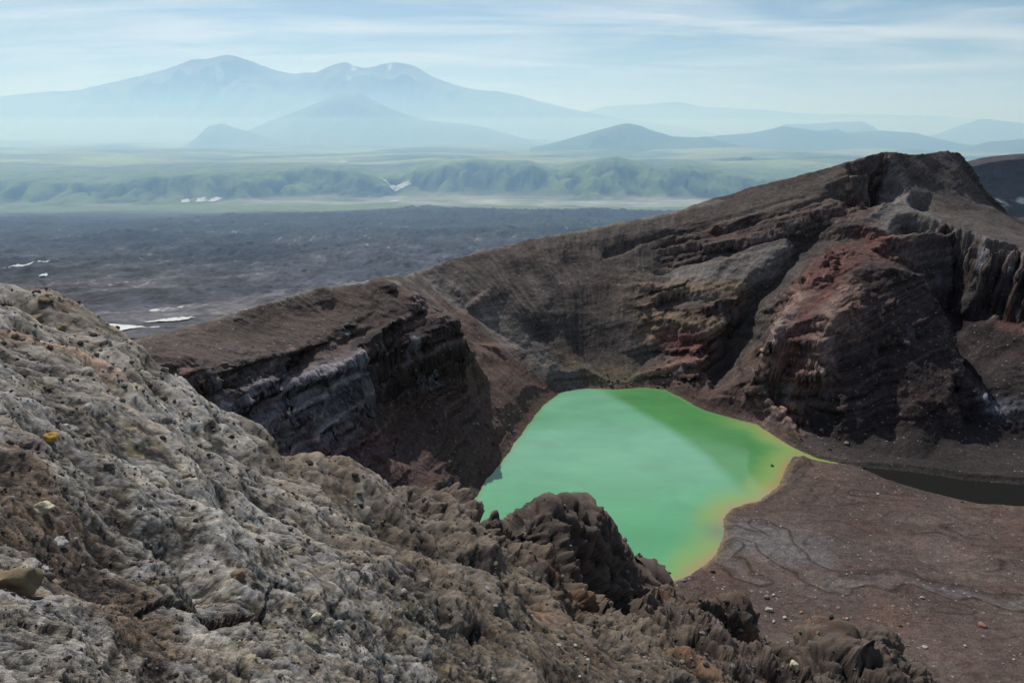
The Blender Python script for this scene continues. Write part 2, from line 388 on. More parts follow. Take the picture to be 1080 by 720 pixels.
TRENCH = [([(700, 262, 640), (760, 245, 640), (850, 213, 643), (903, 196, 655)], 4.0), ([(640, 272, 628), (700, 252, 650), (780, 228, 655), (850, 203, 656)], 2.0),
          ([(690, 282, 612), (760, 268, 612), (830, 245, 615), (880, 232, 620)], 3.0)]
RIM = [(60, 386, 228), (130, 360, 264), (200, 344, 302), (270, 321, 347), (340, 302, 397), (400, 294, 445), (440, 286, 562), (500, 266, 602), (560, 252, 642), (620, 241, 662), (700, 226, 682), (800, 197, 690)]
def crater_height(X, Y):
    wx = X + 5 * perlin2(X / 22, Y / 22); wy = Y + 5 * perlin2(X / 22 + 31, Y / 22 + 7)
    c = samp(CG, gx0, gy0, gh, wx, wy); rough = np.clip(c[..., 3], 0.02, 1)
    z = samp(ZG, gx0, gy0, gh, X + 0.5 * (wx - X), Y + 0.5 * (wy - Y))
    sd = samp(SD, gx0, gy0, gh, X, Y) + 1.3 * fbm2(X, Y, 11, 4, .6, 6.6)
    near = sst(0, 14, sd)
    z0 = z.copy()
    # rock relief
    z = z + near * rough * (9 * (ridge2(wx, wy, 46, 6, .58) - .42) + 4.0 * fbm2(X, Y, 18, 5, .6, 3.3))
    # rills on the loose slopes, each fanning toward the foot of its slope
    s = streak(X + 6 * perlin2(X / 40, Y / 40), Y, 78, 440, 15, 120, 4) * sst(25, 80, np.hypot(X - 78, Y - 440)) * sst(10, 60, z0) * np.exp(-((X - 40) / 170) ** 4) * sst(430, 500, Y)
    z = z + near * s * (1.0 + 1.3 * sst(-.3, .4, fbm2(X, Y, 60, 3, .5, 6.)))
    s2 = streak(X, Y, 120, 900, 60, 90, 4, 5.1) * sst(600, 640, Y)
    z = z + s2 * .9
    z = z + near * (0.25 + rough) * 0.9 * fbm2(X, Y, 7, 4, .6, 9.1)
    # beds: terraces following the dip of the layers
    dip = np.where(X > 60, .24, -.03) * (X - 60) + .05 * (Y - 500)
    b = (z - dip) / 11.0 + .9 * fbm2(X, Y, 80, 4, .5, 2.0) + .35 * np.sin((z - dip) / 23.0)
    fr = b - np.floor(b)
    terr = (np.clip((fr - .38) / .24, 0, 1) - fr) * 11.0 * (.35 + .9 * sst(-.3, .3, fbm2(X, Y, 60, 3, .5, 44.)))
    z = z + terr * sst(.55, .85, rough) * near * .85
    b2 = (z - dip) / 3.7 + .6 * fbm2(X, Y, 50, 3, .5, 4.0); fr2 = b2 - np.floor(b2)
    z = z + (sst(.2, .8, fr2) - fr2) * 3.7 * sst(.45, .8, rough) * near * .6
    for tr, dpth in TRENCH:
        d_ = linedist([P(*q)[:2] for q in tr], X + 5 * perlin2(X / 30, Y / 30), Y + 5 * perlin2(X / 30 + 4, Y / 30)); z = z - dpth * np.exp(-(d_ / 3.2) ** 2) * (.6 + .8 * sst(-.3, .3, fbm2(X, Y, 40, 2)))
    # floor and shore
    flat = 1 - sst(.04, .12, rough)
    z = np.where((sd > 0) & (sd < 25), np.minimum(z, .15 + .42 * sd + .06 * sd * sd), z)
    shore = 0.02 + .028 * np.clip(sd, 0, 60)
    z = np.where(sd > 0, np.maximum(z, np.minimum(shore, 1.2)), np.maximum(-6, .06 * sd - .02))
    z = z + np.clip(sd, 0, 8) / 8 * flat * (.5 * fbm2(X, Y, 40, 5, .55) + .16 * fbm2(X, Y, 5, 3))
    ch = np.full(X.shape, 1e9)
    for br in BRANCH:
        ch = np.minimum(ch, linedist([F(a, b_, 1.5)[:2] for a, b_ in br], X + 4 * perlin2(X / 13, Y / 13), Y + 4 * perlin2(X / 13 + 8, Y / 13)))
    z = np.where(sd > 0, np.maximum(z - 0.7 * flat * (1 - sst(1.5, 4.5, ch)), .03), z)
    return z, c, rough, sd, ch, b, b2, s

print('crater grid')
nu, nw = 1500, 1250
uu = np.linspace(-0.98, 1.02, nu); ww = np.linspace(math.log(150), math.log(1000), nw)
U, W = np.meshgrid(uu, ww); Y = np.exp(W); X = U * Y
Z, C, RO, SDm, CH, B1, B2, S1 = crater_height(X, Y)
n = normals(X, Y, Z)
steep = 1 - n[..., 2]
cliff = sst(.18, .5, steep) * np.clip(RO * 1.6, 0, 1)
cf = blur(cliff, 2)
def rid3(x, y, z, lam): r = 1 - np.abs(perlin3(x / lam, y / lam, z / lam)); return r * r
D = 0
for lam, a in ((26, 3.6), (12, 1.8), (5.5, 1.0), (2.6, .7), (1.4, .5)):
    D = D + a * (rid3(X, Y, Z * .8, lam) - .5)
D = D + 2.4 * (rid3(X + 9, Y, Z * .16, 17) - .5) + .9 * (rid3(X, Y + 5, Z * .14, 7) - .5)
cl_ = X * .8 - Y * .35
for lam, a in ((15, 4.6), (6.5, 2.4), (3.0, 1.2)):
    D = D + a * blocks(cl_ / lam + .4 * perlin3(X / lam / 2, Y / lam / 2, Z / lam / 2), (Z - .2 * X) / lam * 1.5 + Y / lam * .3)
dip0 = (Z - np.where(X > 60, .24, -.03) * (X - 60) - .05 * (Y - 500)) + 2.5 * fbm2(X, Y, 80, 3, .5, 2.)
D = D + 1.3 * perlin2(dip0 / 2.6, X / 200) + 1.0 * np.abs(perlin2(dip0 / 5.3 + 4, X / 240))
D = D * cf * sst(2, 16, SDm) * lerp(1, .45, sst(300, 350, X) * (Y < 660))
Xd = X + n[..., 0] * D; Yd = Y + n[..., 1] * D; Zd = Z + n[..., 2] * D * .5
# colour
col = C[..., :3].copy()
nb = lambda v, off: perlin2(v * 1.0 + off, np.zeros_like(v) + off)
band = .5 + .5 * np.clip(1.0 * nb(B1 * 1.7, 3.1) + 1.5 * nb(B2 * 1.6, 8.3) + .9 * nb(B2 * 4.3, 1.3), -1, 1)
rockm = np.clip(RO * 1.5 - .3, 0, 1)[..., None]
warm = np.array([1.28, 1.08, .98]); cool = np.array([.60, .60, .64])
col = col * lerp(1, lerp(cool, warm, band[..., None]), rockm)
dipc = (Zd - np.where(X > 60, .24, -.03) * (X - 60) - .05 * (Y - 500)) + 2.5 * fbm2(X, Y, 80, 3, .5, 2.)
fine = perlin2(dipc / 1.6, X / 260) + .8 * perlin2(dipc / .8 + 9, X / 200) + .9 * perlin2(dipc / 4.3 + 5, X / 300)
col = col * (1 + (.8 * fine * np.clip(RO * 2.0, 0, 1) * sst(.08, .3, steep))[..., None])
big = fbm2(X, Y, 70, 5, .6, 1.7)[..., None]
col = col * (1 + .5 * big)
redm = sst(.15, .6, fbm2(X, Y, 55, 4, .6, 12.0))[..., None] * np.clip(RO * 2, 0, 1)[..., None]
col = lerp(col, col * np.array([1.25, .86, .82]), redm * .6)
st = streak(X + 8 * perlin2(X / 50, Y / 50), Y, 78, 440, 34, 150, 4, 7.7) * sst(40, 120, np.hypot(X - 78, Y - 440)) * sst(430, 500, Y) * np.exp(-((X - 40) / 180) ** 4)
col = col * (1 + .75 * (st * (1 - rockm[..., 0]))[..., None])
# pale mineral streaks on the steepest faces
pale = sst(.25, .7, perlin3(X / 9, Y / 9, Z / 40) + .4 * perlin2(X / 3, Z / 14)) * cf
col = lerp(col, np.array([.26, .27, .31]), (pale * .45 * rockm[..., 0])[..., None])
# floor colours: washes, damp margin of the lake
flat = (1 - sst(.04, .14, RO))
wash = sst(.0, .5, fbm2(X + 10 * perlin2(X / 30, Y / 30), (Y * 2.6), 60, 5, .6, 21.0))
col = lerp(col, np.array([.15, .125, .115]), (flat * wash * .32)[..., None])
chm = flat * (1 - sst(1.2, 4.6, CH)); col = lerp(col, np.array([.105, .105, .108]), (chm * .62 * sst(-.4, .3, fbm2(X, Y, 14, 4)))[..., None])
che = flat * np.exp(-((CH - 5.2) / .8) ** 2); col = lerp(col, np.array([.03, .026, .024]), (che * .85)[..., None])
wxx = X + 9 * perlin2(X / 26, Y / 26) + 3 * perlin2(X / 7, Y / 7); wyy = Y + 9 * perlin2(X / 26 + 9, Y / 26)
rill = np.abs(perlin2(wxx / 46 + wyy / 60, wyy / 17 + 3)); rill2 = np.abs(perlin2(wxx / 21 + wyy / 30 + 7, wyy / 8 + 3))
col = col * (1 - (flat * .5 * np.exp(-(rill / .035) ** 2) * sst(-.2, .2, fbm2(X, Y, 50, 2)))[..., None]) * (1 - (flat * .28 * np.exp(-(rill2 / .05) ** 2))[..., None])
col = lerp(col, col * np.array([1.12, .98, .94]), (flat * sst(0, .4, fbm2(X, Y, 35, 4, .6, 17.)))[..., None])
shore = np.exp(-np.clip(SDm, 0, 50) / 3.0) * (SDm > 0)
col = lerp(col, np.array([.05, .044, .04]), (shore * .5)[..., None])
mYel = flat * np.exp(-np.clip(SDm, 0, 50) / 2.2) * (X > 90)
col = lerp(col, np.array([.20, .15, .08]), (mYel * .6)[..., None])
rimd = linedist([P(*q)[:2] for q in RIM], X, Y + 3)
col = lerp(col, np.array([.24, .225, .20]), (np.exp(-(rimd / 3.5) ** 2) * sst(-.35, .2, fbm2(X, Y, 35, 3, .6, 3.)) * .6 * (Z < 128))[..., None])
# light and shade painted by curvature: crests paler, hollows darker
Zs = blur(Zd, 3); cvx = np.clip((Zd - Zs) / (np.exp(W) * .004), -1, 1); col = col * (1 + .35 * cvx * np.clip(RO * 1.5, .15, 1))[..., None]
shadeside = sst(0, 1, RO)
col = np.clip(col * 1.0, .008, .8)
RX = [-700, -400, -260, -150, -100, -60, 60, 400, 600, 1100]; RY = [250, 300, 320, 430, 570, 690, 820, 900, 950, 950]
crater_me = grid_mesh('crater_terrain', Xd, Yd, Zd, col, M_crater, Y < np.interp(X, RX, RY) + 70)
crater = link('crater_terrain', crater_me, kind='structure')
Xd_c, Yd_c, Zd_c, CU = Xd, Yd, Zd, uu

# ------------------------------------------------------------------ lake and pool
def water_mat(name, rough=.09, ior=1.4):
    m = bpy.data.materials.new(name); nt, N, L = nodes(m)
    out = N('ShaderNodeOutputMaterial'); b = N('ShaderNodeBsdfPrincipled'); L(b.outputs[0], out.inputs[0])
    b.inputs['Roughness'].default_value = rough; b.inputs['IOR'].default_value = ior
    at = N('ShaderNodeAttribute'); at.attribute_name = 'Col'; L(at.outputs['Color'], b.inputs['Base Color'])
    g = N('ShaderNodeNewGeometry'); n = N('ShaderNodeTexNoise'); n.inputs['Scale'].default_value = 1.2; n.inputs['Detail'].default_value = 3
    L(g.outputs['Position'], n.inputs['Vector'])
    bp = N('ShaderNodeBump'); bp.inputs['Strength'].default_value = .12; bp.inputs['Distance'].default_value = .05
    L(n.outputs['Fac'], bp.inputs['Height']); L(bp.outputs[0], b.inputs['Normal'])
    return m
M_water = water_mat('lake_water'); M_pool = water_mat('pool_water', .5, 1.1); M_pool.node_tree.nodes['Principled BSDF'].inputs['Specular IOR Level'].default_value = .25
def water(name, pl, colf, h=1.2, z=0.0, mat=None):
    x0, y0 = pl.min(0) - 8; x1, y1 = pl.max(0) + 8
    X, Y = np.meshgrid(np.arange(x0, x1, h), np.arange(y0, y1, h))
    sd = sdist(pl, X, Y); keep = sd < 3.5
    C = colf(X, Y, sd)
    me = grid_mesh(name, X, Y, np.full(X.shape, z), C, mat or M_water, keep)
    return link(name, me, kind='structure')
def lake_col(X, Y, sd):
    g = np.array([.075, .30, .125]); g2 = np.array([.10, .36, .17]); y = np.array([.30, .24, .125]); yg = np.array([.19, .34, .11])
    n = fbm2(X, Y, 90, 4)
    c = lerp(g, g2, sst(-.4, .4, n)[..., None])
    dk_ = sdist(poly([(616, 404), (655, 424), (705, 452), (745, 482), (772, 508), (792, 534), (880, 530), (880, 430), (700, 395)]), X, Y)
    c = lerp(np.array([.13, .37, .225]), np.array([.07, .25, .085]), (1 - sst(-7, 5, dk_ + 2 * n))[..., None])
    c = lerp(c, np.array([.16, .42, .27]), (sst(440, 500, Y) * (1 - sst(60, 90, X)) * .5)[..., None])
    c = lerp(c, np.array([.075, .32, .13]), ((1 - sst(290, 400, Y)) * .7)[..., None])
    c = c * (1 + .20 * fbm2(X + 14 * perlin2(X / 30, Y / 30), Y * 2.2, 40, 5, .6, 3.))[..., None]
    d = -sd + 6 * fbm2(X, Y, 24, 4, .6, 4.4)
    right = sst(58, 84, X) * (1 - sst(425, 455, Y))
    c = lerp(c, yg, ((1 - sst(4, 22, d)) * right)[..., None])
    c = lerp(c, y, ((1 - sst(-3, 8 + 4 * n, d)) * right * .95)[..., None])
    c = lerp(c, yg * .8, ((1 - sst(0, 4, -sd)) * (1 - right) * .6)[..., None])
    c = c * np.array([1.0, .88, .93])
    bl = np.exp(-(((X - F(756, 560)[0]) / 9) ** 2 + ((Y - F(756, 560)[1]) / 9) ** 2))
    c = lerp(c, np.array([.12, .2, .13]), (bl * .7)[..., None])
    st = sst(F(840, 478)[0] - 4, F(870, 485)[0], X)
    c = lerp(c, np.array([.20, .26, .08]), st[..., None])
    return c
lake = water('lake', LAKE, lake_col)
pool = water('shaded_pool', POOL, lambda X, Y, sd: np.broadcast_to(np.array([.013, .014, .013]), X.shape + (3,)).copy(), mat=M_pool)  # near-black base colour stands in for cliff shadow and dark reflection

# ================================================================== LAVA FIELD
prof = [(360, 420), (345, 560), (335, 720), (320, 1000), (300, 1350), (280, 1850), (262, 2500), (250, 3050), (240, 3800), (232, 4700), (225, 6000), (219, 6400), (216, 6700)]
pw = np.array([math.log(b) for a, b in prof]); pz = np.array([EYE + srow(a) * b for a, b in prof])
def plainz(Y): return np.interp(np.log(Y), pw, pz)
ZPL = float(plainz(6400.0))
def lava_height(X, Y):
    z = plainz(Y)
    amp = np.clip(Y / 1500, .3, 1.6) * (1 - sst(5200, 6000, Y) * .9)
    wx = X + 60 * fbm2(X, Y, 300, 3)
    z = z + amp * (26 * fbm2(wx, Y, 700, 4, .5, 2.2) + 18 * (ridge2(wx, Y * .38, 200, 6, .62) - .45) + 9 * fbm2(X, Y * .5, 70, 5, .7) + 7 * (ridge2(X, Y * .45, 36, 3, .6) - .4))
    # dark flow edge standing over the plain
    z = z + 60 * np.exp(-((Y - 5200 - 500 * fbm2(X, Y, 1800, 3)) / 700) ** 2) * sst(-2600, -600, X)
    z = z - sst(60, 500, X) * 10 - (X > 0) * 0
    return z
print('lava')
nu, nw = 1300, 620
U, W = np.meshgrid(np.linspace(-1.05, 1.05, nu), np.linspace(math.log(430), math.log(6700), nw)); Y = np.exp(W); X = U * Y
Z = lava_height(X, Y)
near = 1 - sst(700, 1000, Y)
Z = Z - 260 * (1 - sst(-40, 80, Y - np.interp(X, RX, RY)))
n1 = fbm2(X, Y * 1.3, 600, 5, .6, 5.0); n2 = 1.25 * fbm2(X + 25 * perlin2(X / 90, Y / 200), Y * .33, 85, 6, .78, 8.0)
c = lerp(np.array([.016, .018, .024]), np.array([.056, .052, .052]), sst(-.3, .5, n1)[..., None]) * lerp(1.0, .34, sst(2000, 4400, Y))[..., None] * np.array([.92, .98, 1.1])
c = c * np.clip(1.05 + 1.7 * n2, .3, 3.0)[..., None]
pl = sst(.34, .60, n2 + .3 * n1) * (1 - sst(3000, 5500, Y)); c = lerp(c, np.array([.30, .29, .27]), (pl * .7)[..., None])
pale_near = (1 - sst(1000, 3200, Y)) * sst(-1100, -150, X); c = lerp(c, c * 2.5 + .018, pale_near[..., None])  # lava paler close behind the rim and toward the right
grn = sst(-.05, .35, fbm2(X, Y, 900, 4, .5, 31.)) * sst(2600, 5600, Y); c = lerp(c, np.array([.05, .07, .028]), (grn * .6)[..., None])
gf = sst(5900, 6250, Y + 250 * fbm2(X, Y, 700, 4)); c = lerp(c, np.array([.10, .14, .05]), gf[..., None])
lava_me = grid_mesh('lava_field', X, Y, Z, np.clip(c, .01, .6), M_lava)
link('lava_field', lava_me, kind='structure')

# ================================================================== FAR LAND
ZPT = EYE + srow(168) * 11500      # plateau
crest = [(-250, 190, 7600), (0, 190, 7300), (60, 190, 7300), (110, 192, 7400), (165, 184, 7600), (250, 183, 7600), (330, 176, 8000), (375, 180, 7900), (400, 189, 7900), (420, 187, 8100), (440, 178, 8200), (500, 170, 8400),
         (560, 173, 8400), (590, 182, 8200), (605, 176, 8000), (650, 168, 8100), (690, 178, 7900), (725, 174, 7900), (760, 185, 7700), (800, 190, 7600), (840, 185, 8300), (900, 188, 8300), (1000, 188, 8300), (1300, 190, 8500)]
cu = np.array([urow(a, b) for a, b, c_ in crest]); cs = np.array([EYE + srow(b) * c_ for a, b, c_ in crest]); cy = np.array([c_ for a, b, c_ in crest], float)
print('far')
nu, nw = 1500, 620
U, W = np.meshgrid(np.linspace(-1.15, 1.15, nu), np.linspace(math.log(6000), math.log(60000), nw)); Y = np.exp(W); X = U * Y
def far_height(X, Y):
    U = X / Y
    cz = np.interp(U, cu, cs); cyy = np.interp(U, cu, cy)
    k = 1.5 * (ridge2(X, Y, 1900, 5, .6, 3.0) - .45)
    foot = 800 + 900 * fbm2(X, Y, 1900, 4, .55, 5.5); cz = cz + 55 * fbm2(X, np.zeros_like(X), 900, 4, .6, 2.)
    t = (Y - (cyy - foot)) / foot
    hill = sst(0, 1, t + .35 * k)
    base = plainz(6700.0)
    back = lerp(cz, ZPT, sst(0, 3200, Y - cyy))
    z = lerp(base, np.where(Y > cyy, back, cz), hill)
    gul = ridge2(X * 1.0 + 60 * perlin2(X / 200, Y / 200), Y * .45, 330, 5, .55, 9.)
    z = z - hill * (1 - sst(1000, 2500, Y - cyy)) * (gul) * 210 * (4 * hill * (1 - hill) * .8 + .25) + hill * 25
    z = z + sst(8400, 10500, Y) * (130 * fbm2(X, Y, 3000, 5, .5, 7.) + 120 * (ridge2(X, Y, 5000, 4, .5, 2.) - .5) * sst(10000, 16000, Y))
    z = z + (Y < 6800) * 0
    z = z + 8 * fbm2(X, Y, 400, 4)
    z = z - sst(20000, 60000, Y) * 150
    return z, hill, gul
Z, H, GU = far_height(X, Y)
flatc = lerp(np.array([.16, .165, .13]), np.array([.07, .11, .035]), sst(-.2, .25, fbm2(X, Y * 2.5, 1100, 5, .6, 3.))[..., None])
river = np.exp(-((Y - 6950 - 260 * fbm2(X, Y, 2200, 3, .5, 3.)) / 420) ** 2) * sst(-5000, 200, X)
flatc = lerp(flatc, np.array([.30, .30, .28]), (river * sst(-.3, .3, fbm2(X, Y * 4, 500, 4, .6, 9.)))[..., None])
hillc = lerp(np.array([.006, .018, .009]), np.array([.085, .13, .035]), sst(.25, .8, 1 - GU)[..., None])  # hill shading painted in: gullies dark, spurs between them paler
hillc = lerp(hillc, np.array([.11, .16, .06]), sst(.9, 1, H)[..., None] * .5)
pc = lerp(np.array([.020, .045, .02]), np.array([.20, .23, .085]), sst(-.3, .3, fbm2(X, Y * 2, 2500, 5, .6, 13.))[..., None])
hillc = lerp(hillc, pc, sst(8600, 10000, Y)[..., None])
c = lerp(flatc, hillc, sst(.05, .25, H)[..., None])
link('green_hills', grid_mesh('green_hills', X, Y, Z, c, M_far), kind='structure')

# mountains: each its own ridge silhouette, built as a body
LAVA_DROP = lambda X, Y: 260 * (1 - sst(-40, 80, Y - np.interp(X, RX, RY)))
def mountain(name, outline, Y0, depth, colr, rough=1.0, lam=3000, nx=420, ny=150, base=None):
    us = np.array([urow(a, b) * Y0 for a, b in outline]); zs = np.array([EYE + srow(b) * Y0 for a, b in outline])
    base = (ZPT - 120) if base is None else base
    x = np.linspace(us[0], us[-1], nx); v = np.linspace(-1, 1, ny)
    X, V = np.meshgrid(x, v); Yy = Y0 + V * depth + fbm2(X, V * depth, lam * 1.6, 3, .5, 2.) * lam * .35 * (1 - V * V)
    top = np.interp(X, us, zs) - base
    body = (1 - np.abs(V)) ** 1.25 * .35 + .65 * np.exp(-(V / .42) ** 2) ; body = body * (1 - sst(.85, 1, np.abs(V)) )
    rd = ridge2(X + 300 * fbm2(X, Yy, 900, 2), Yy * .6, lam, 6, .55, 4.)
    Z = base + top * body
    Z = Z + top * .42 * rough * (rd - .55) * sst(0.02, .35, np.abs(V)) * body * 1.6 + top * .03 * rough * fbm2(X, Yy, lam * .25, 4, .6, 3.)
    c = np.broadcast_to(np.array(colr), X.shape + (3,)) * (1 + .5 * fbm2(X, Yy, lam * .5, 4)[..., None])
    sn = sst(.42, .50, fbm2(X * 1.2, Yy * .4, lam * .3, 3, .5, 8.)) * sst(.50, .62, body * top / max(1, top.max())) * .6 * (top.max() > 2300)
    c = lerp(c, np.array([.8, .82, .85]), sn[..., None])
    return link(name, grid_mesh(name, X, Yy, Z, np.clip(c, .01, .9), M_far), kind='structure')
mountain('mountain_range', [(-260, 150), (-100, 118), (-20, 104), (30, 99), (80, 95), (110, 88), (150, 80), (180, 72), (205, 63), (222, 62), (238, 57.5), (250, 60), (270, 66), (290, 74), (312, 78), (322, 76), (335, 76), (345, 71), (357, 67),
         (366, 65.5), (372, 70), (384, 72), (398, 69), (412, 66.5), (428, 66.5), (440, 71), (455, 80), (475, 88), (500, 94), (530, 97), (560, 104), (600, 115), (650, 124), (720, 134), (800, 150)], 30000, 7000, (.10, .11, .12))
mountain('volcanic_cone', [(180, 160), (230, 150), (262, 138), (285, 128), (305, 121), (325, 112), (340, 106), (352, 100), (362, 97.5), (370, 97), (378, 98), (390, 104), (405, 111), (425, 120), (450, 127), (480, 130), (510, 134), (560, 148), (620, 160)], 20500, 3600, (.07, .085, .075), .7, 1800)
mountain('low_hill', [(180, 160), (205, 150), (222, 132), (234, 130), (245, 134), (275, 142), (310, 150), (350, 160)], 18000, 2200, (.07, .085, .075), .6, 1500)
mountain('rounded_hill', [(560, 156), (590, 149), (610, 143), (632, 137), (650, 132), (662, 130), (675, 132), (690, 138), (710, 144), (735, 145), (745, 144), (760, 149), (800, 158)], 14500, 1900, (.055, .09, .045), .7, 1300)
mountain('crag', [(755, 182), (768, 174), (776, 168), (785, 165), (792, 166), (800, 169), (812, 176), (830, 184)], 10500, 420, (.05, .07, .04), 1.2, 300, nx=200, ny=90)
mountain('plateau_mountain', [(660, 164), (720, 150), (760, 143), (790, 141), (812, 137), (825, 133), (840, 135), (862, 138), (880, 136), (890, 140), (930, 138), (965, 140), (990, 148), (1040, 158), (1120, 160), (1300, 168)], 16500, 2600, (.055, .075, .06), .8, 2000)
mountain('table_mountain', [(790, 150), (830, 131), (850, 131), (880, 129), (905, 128), (912, 132), (918, 137), (960, 140), (1010, 152)], 22000, 2500, (.06, .075, .07), .6, 2000)
mountain('distant_ridge', [(960, 150), (1000, 140), (1020, 131), (1035, 126), (1050, 126), (1080, 131), (1140, 126), (1300, 140)], 22500, 2500, (.06, .075, .07), .6, 2000)
mountain('nearer_ridge', [(980, 168), (1020, 156), (1040, 149), (1080, 147), (1150, 150), (1300, 160)], 14500, 2300, (.05, .07, .05), .8, 1600)
mountain('faint_ridge', [(540, 150), (600, 122), (640, 112), (680, 110), (715, 107), (740, 112), (800, 116), (860, 120), (980, 122), (1100, 132), (1300, 145)], 40000, 5000, (.09, .1, .11), .6, 4000)

# second rim behind the peak
def rim2():
    us = [(1000, 200, 1485), (1025, 172, 1485), (1045, 167, 1485), (1080, 163, 1485), (1150, 160, 1452), (1300, 170, 1419)]
    X, V = np.meshgrid(np.linspace(urow(1000, 200) * 1485, urow(1300, 170) * 1419, 360), np.linspace(0, 1, 200))
    top = np.interp(X, [urow(a, b) * c_ for a, b, c_ in us], [EYE + srow(b) * c_ for a, b, c_ in us])
    Y = 1345 + V * 198 + 13 * fbm2(X, V * 160, 60, 4)
    f = np.interp(V, [0, .28, .36, .5, .56, .7, .72, .85, 1], [.2, .34, .46, .53, .62, .74, .95, 1, .8])
    lo = -40.0; Z = lo + (top - lo) * f + 3 * fbm2(X, Y, 18, 4) * (V < .7)
    c = np.broadcast_to(np.array([.06, .05, .05]), X.shape + (3,)) * (1 + .6 * fbm2(X, Z * 3, 40, 4)[..., None])
    led = sst(.36, .40, V) * (1 - sst(.48, .52, V)); c = lerp(c, np.array([.5, .5, .47]), (led * sst(-.3, .2, fbm2(X, Y, 30, 3)))[..., None])
    link('far_crater_rim', grid_mesh('far_crater_rim', X, Y, Z, np.clip(c, .01, .8), M_crater), kind='structure')
rim2()

# ================================================================== FOREGROUND RIM
fp = []
def fl(*pp, n=5):
    for a, b in zip(pp[:-1], pp[1:]):
        a = np.array(a, float); b = np.array(b, float)
        for i in range(n):
            q = a + (b - a) * i / n; q[2] = math.exp(math.log(a[2]) + (math.log(b[2]) - math.log(a[2])) * i / n); fp.append(tuple(q))
    fp.append(tuple(pp[-1]))
def drop(pp, dy1=60, k1=1.22, dy2=170, k2=1.7):
    for a, b, y in pp: fp.append((a, b + dy1, y * k1)); fp.append((a, b + dy2, y * k2))
def dens(pp, n=3):
    out = []
    for a, b in zip(pp[:-1], pp[1:]):
        for i in range(n): out.append(tuple(np.array(a, float) + (np.array(b, float) - np.array(a, float)) * i / n))
    return out + [pp[-1]]
c1 = [(-260, 230, 48), (-120, 262, 46), (0, 301, 44), (40, 314, 42), (62, 332, 40), (85, 343, 38), (115, 362, 36), (140, 375, 34), (165, 398, 34), (200, 417, 35), (230, 436, 36), (262, 455, 38), (300, 482, 42), (322, 498, 45), (342, 512, 50)]
c1 = [(a, b + np.interp(a, [0, 100, 220, 342], [20, 14, 4, 2]), y) for a, b, y in c1]
fl(*c1); drop(dens(c1), 45, 1.2, 150, 1.6)
c2 = [(345, 498, 62), (372, 505, 62), (392, 516, 60), (410, 512, 62), (432, 504, 65), (455, 508, 67), (470, 516, 68), (490, 532, 70), (506, 545, 71)]
c2 = [(a, b + 9, y) for a, b, y in c2]
fl(*c2); drop(dens(c2), 60, 1.12, 170, 1.45)
c3 = [(506, 541, 71), (522, 538, 74), (545, 549, 76), (562, 541, 79), (582, 538, 82), (605, 546, 84), (625, 558, 86), (648, 573, 88), (666, 588, 89), (684, 600, 90), (695, 622, 90)]
c3 = [(a, b + 7, y) for a, b, y in c3]
fl(*c3); drop(dens(c3), 60, 1.06, 200, 1.30)
c4 = [(668, 652, 84), (690, 645, 88), (712, 637, 93), (740, 634, 98), (765, 640, 102), (785, 645, 104), (800, 660, 106), (815, 676, 107), (826, 692, 107)]
fl(*c4); drop(dens(c4), 70, 1.07, 200, 1.28)
c5 = [(835, 700, 109), (855, 690, 112), (878, 681, 117), (900, 680, 120), (918, 683, 122), (935, 698, 122), (948, 716, 121)]
fl(*c5); drop(dens(c5), 60, 1.08, 180, 1.3)
fl((948, 716, 121), (1000, 745, 126), (1080, 780, 130), (1300, 850, 135))
# body of the slope
for q in [(0, 720, 2.1), (-150, 720, 1.7), (120, 720, 2.8), (250, 720, 4.2), (400, 720, 7.5), (520, 720, 13), (600, 720, 20), (680, 720, 34), (740, 720, 48), (800, 720, 66), (860, 720, 86), (900, 712, 100),
          (-200, 600, 3.2), (0, 600, 3.9), (100, 620, 4.6), (180, 640, 5.2), (300, 650, 7), (300, 600, 9.5), (380, 640, 11), (420, 600, 18), (450, 650, 17), (500, 650, 24), (520, 690, 17), (560, 680, 27), (600, 670, 40), (620, 700, 30), (650, 690, 48),
          (-200, 480, 6), (0, 500, 6), (80, 500, 8), (150, 500, 10), (220, 500, 14), (200, 560, 8.5), (270, 540, 15), (300, 530, 22), (330, 560, 19), (360, 560, 26), (400, 560, 36), (350, 535, 35),
          (-200, 380, 11), (0, 400, 11), (60, 400, 13), (120, 420, 17), (180, 440, 22), (240, 470, 27), (0, 345, 21), (50, 360, 23), (-200, 300, 25), (100, 385, 24), (150, 405, 25), (280, 490, 32),
          (450, 545, 50), (430, 530, 56), (470, 560, 52), (500, 575, 56), (540, 590, 62), (580, 580, 72), (600, 600, 74), (630, 620, 78), (650, 640, 78), (480, 600, 38), (540, 630, 42), (600, 640, 55), (620, 655, 60), (560, 605, 56),
          (690, 668, 76), (700, 690, 66), (740, 680, 82), (770, 690, 90), (790, 705, 88), (800, 690, 98), (840, 712, 98), (640, 668, 66), (720, 660, 86), (760, 660, 98),
          (330, 690, 5.6), (60, 670, 2.9), (200, 690, 3.9), (430, 690, 9.5), (0, 800, 1.4), (300, 800, 3.2), (540, 800, 9), (800, 800, 45), (1000, 800, 100), (-250, 800, 1.1), (1080, 850, 110), (650, 800, 19), (1300, 900, 110)]:
    fp.append(q)
for px in range(-260, 1321, 120):
    a = 185.0; fp.append((px, 0, a, -(200 - 12 - (60 if px < 300 else 0)) / a))
SW = .42
fu = []; fv = []
for q in fp:
    if len(q) == 4: s = q[3]; u = (q[0] - 540) / FPX / .8
    else: s = srow(q[1]); u = urow(q[0], q[1])
    fu.append((u, math.log(q[2]) * SW)); fv.append(s)
fu = np.array(fu); fv = np.array(fv)
key = np.round(fu / .008).astype(int); _, uq = np.unique(key, axis=0, return_index=True)
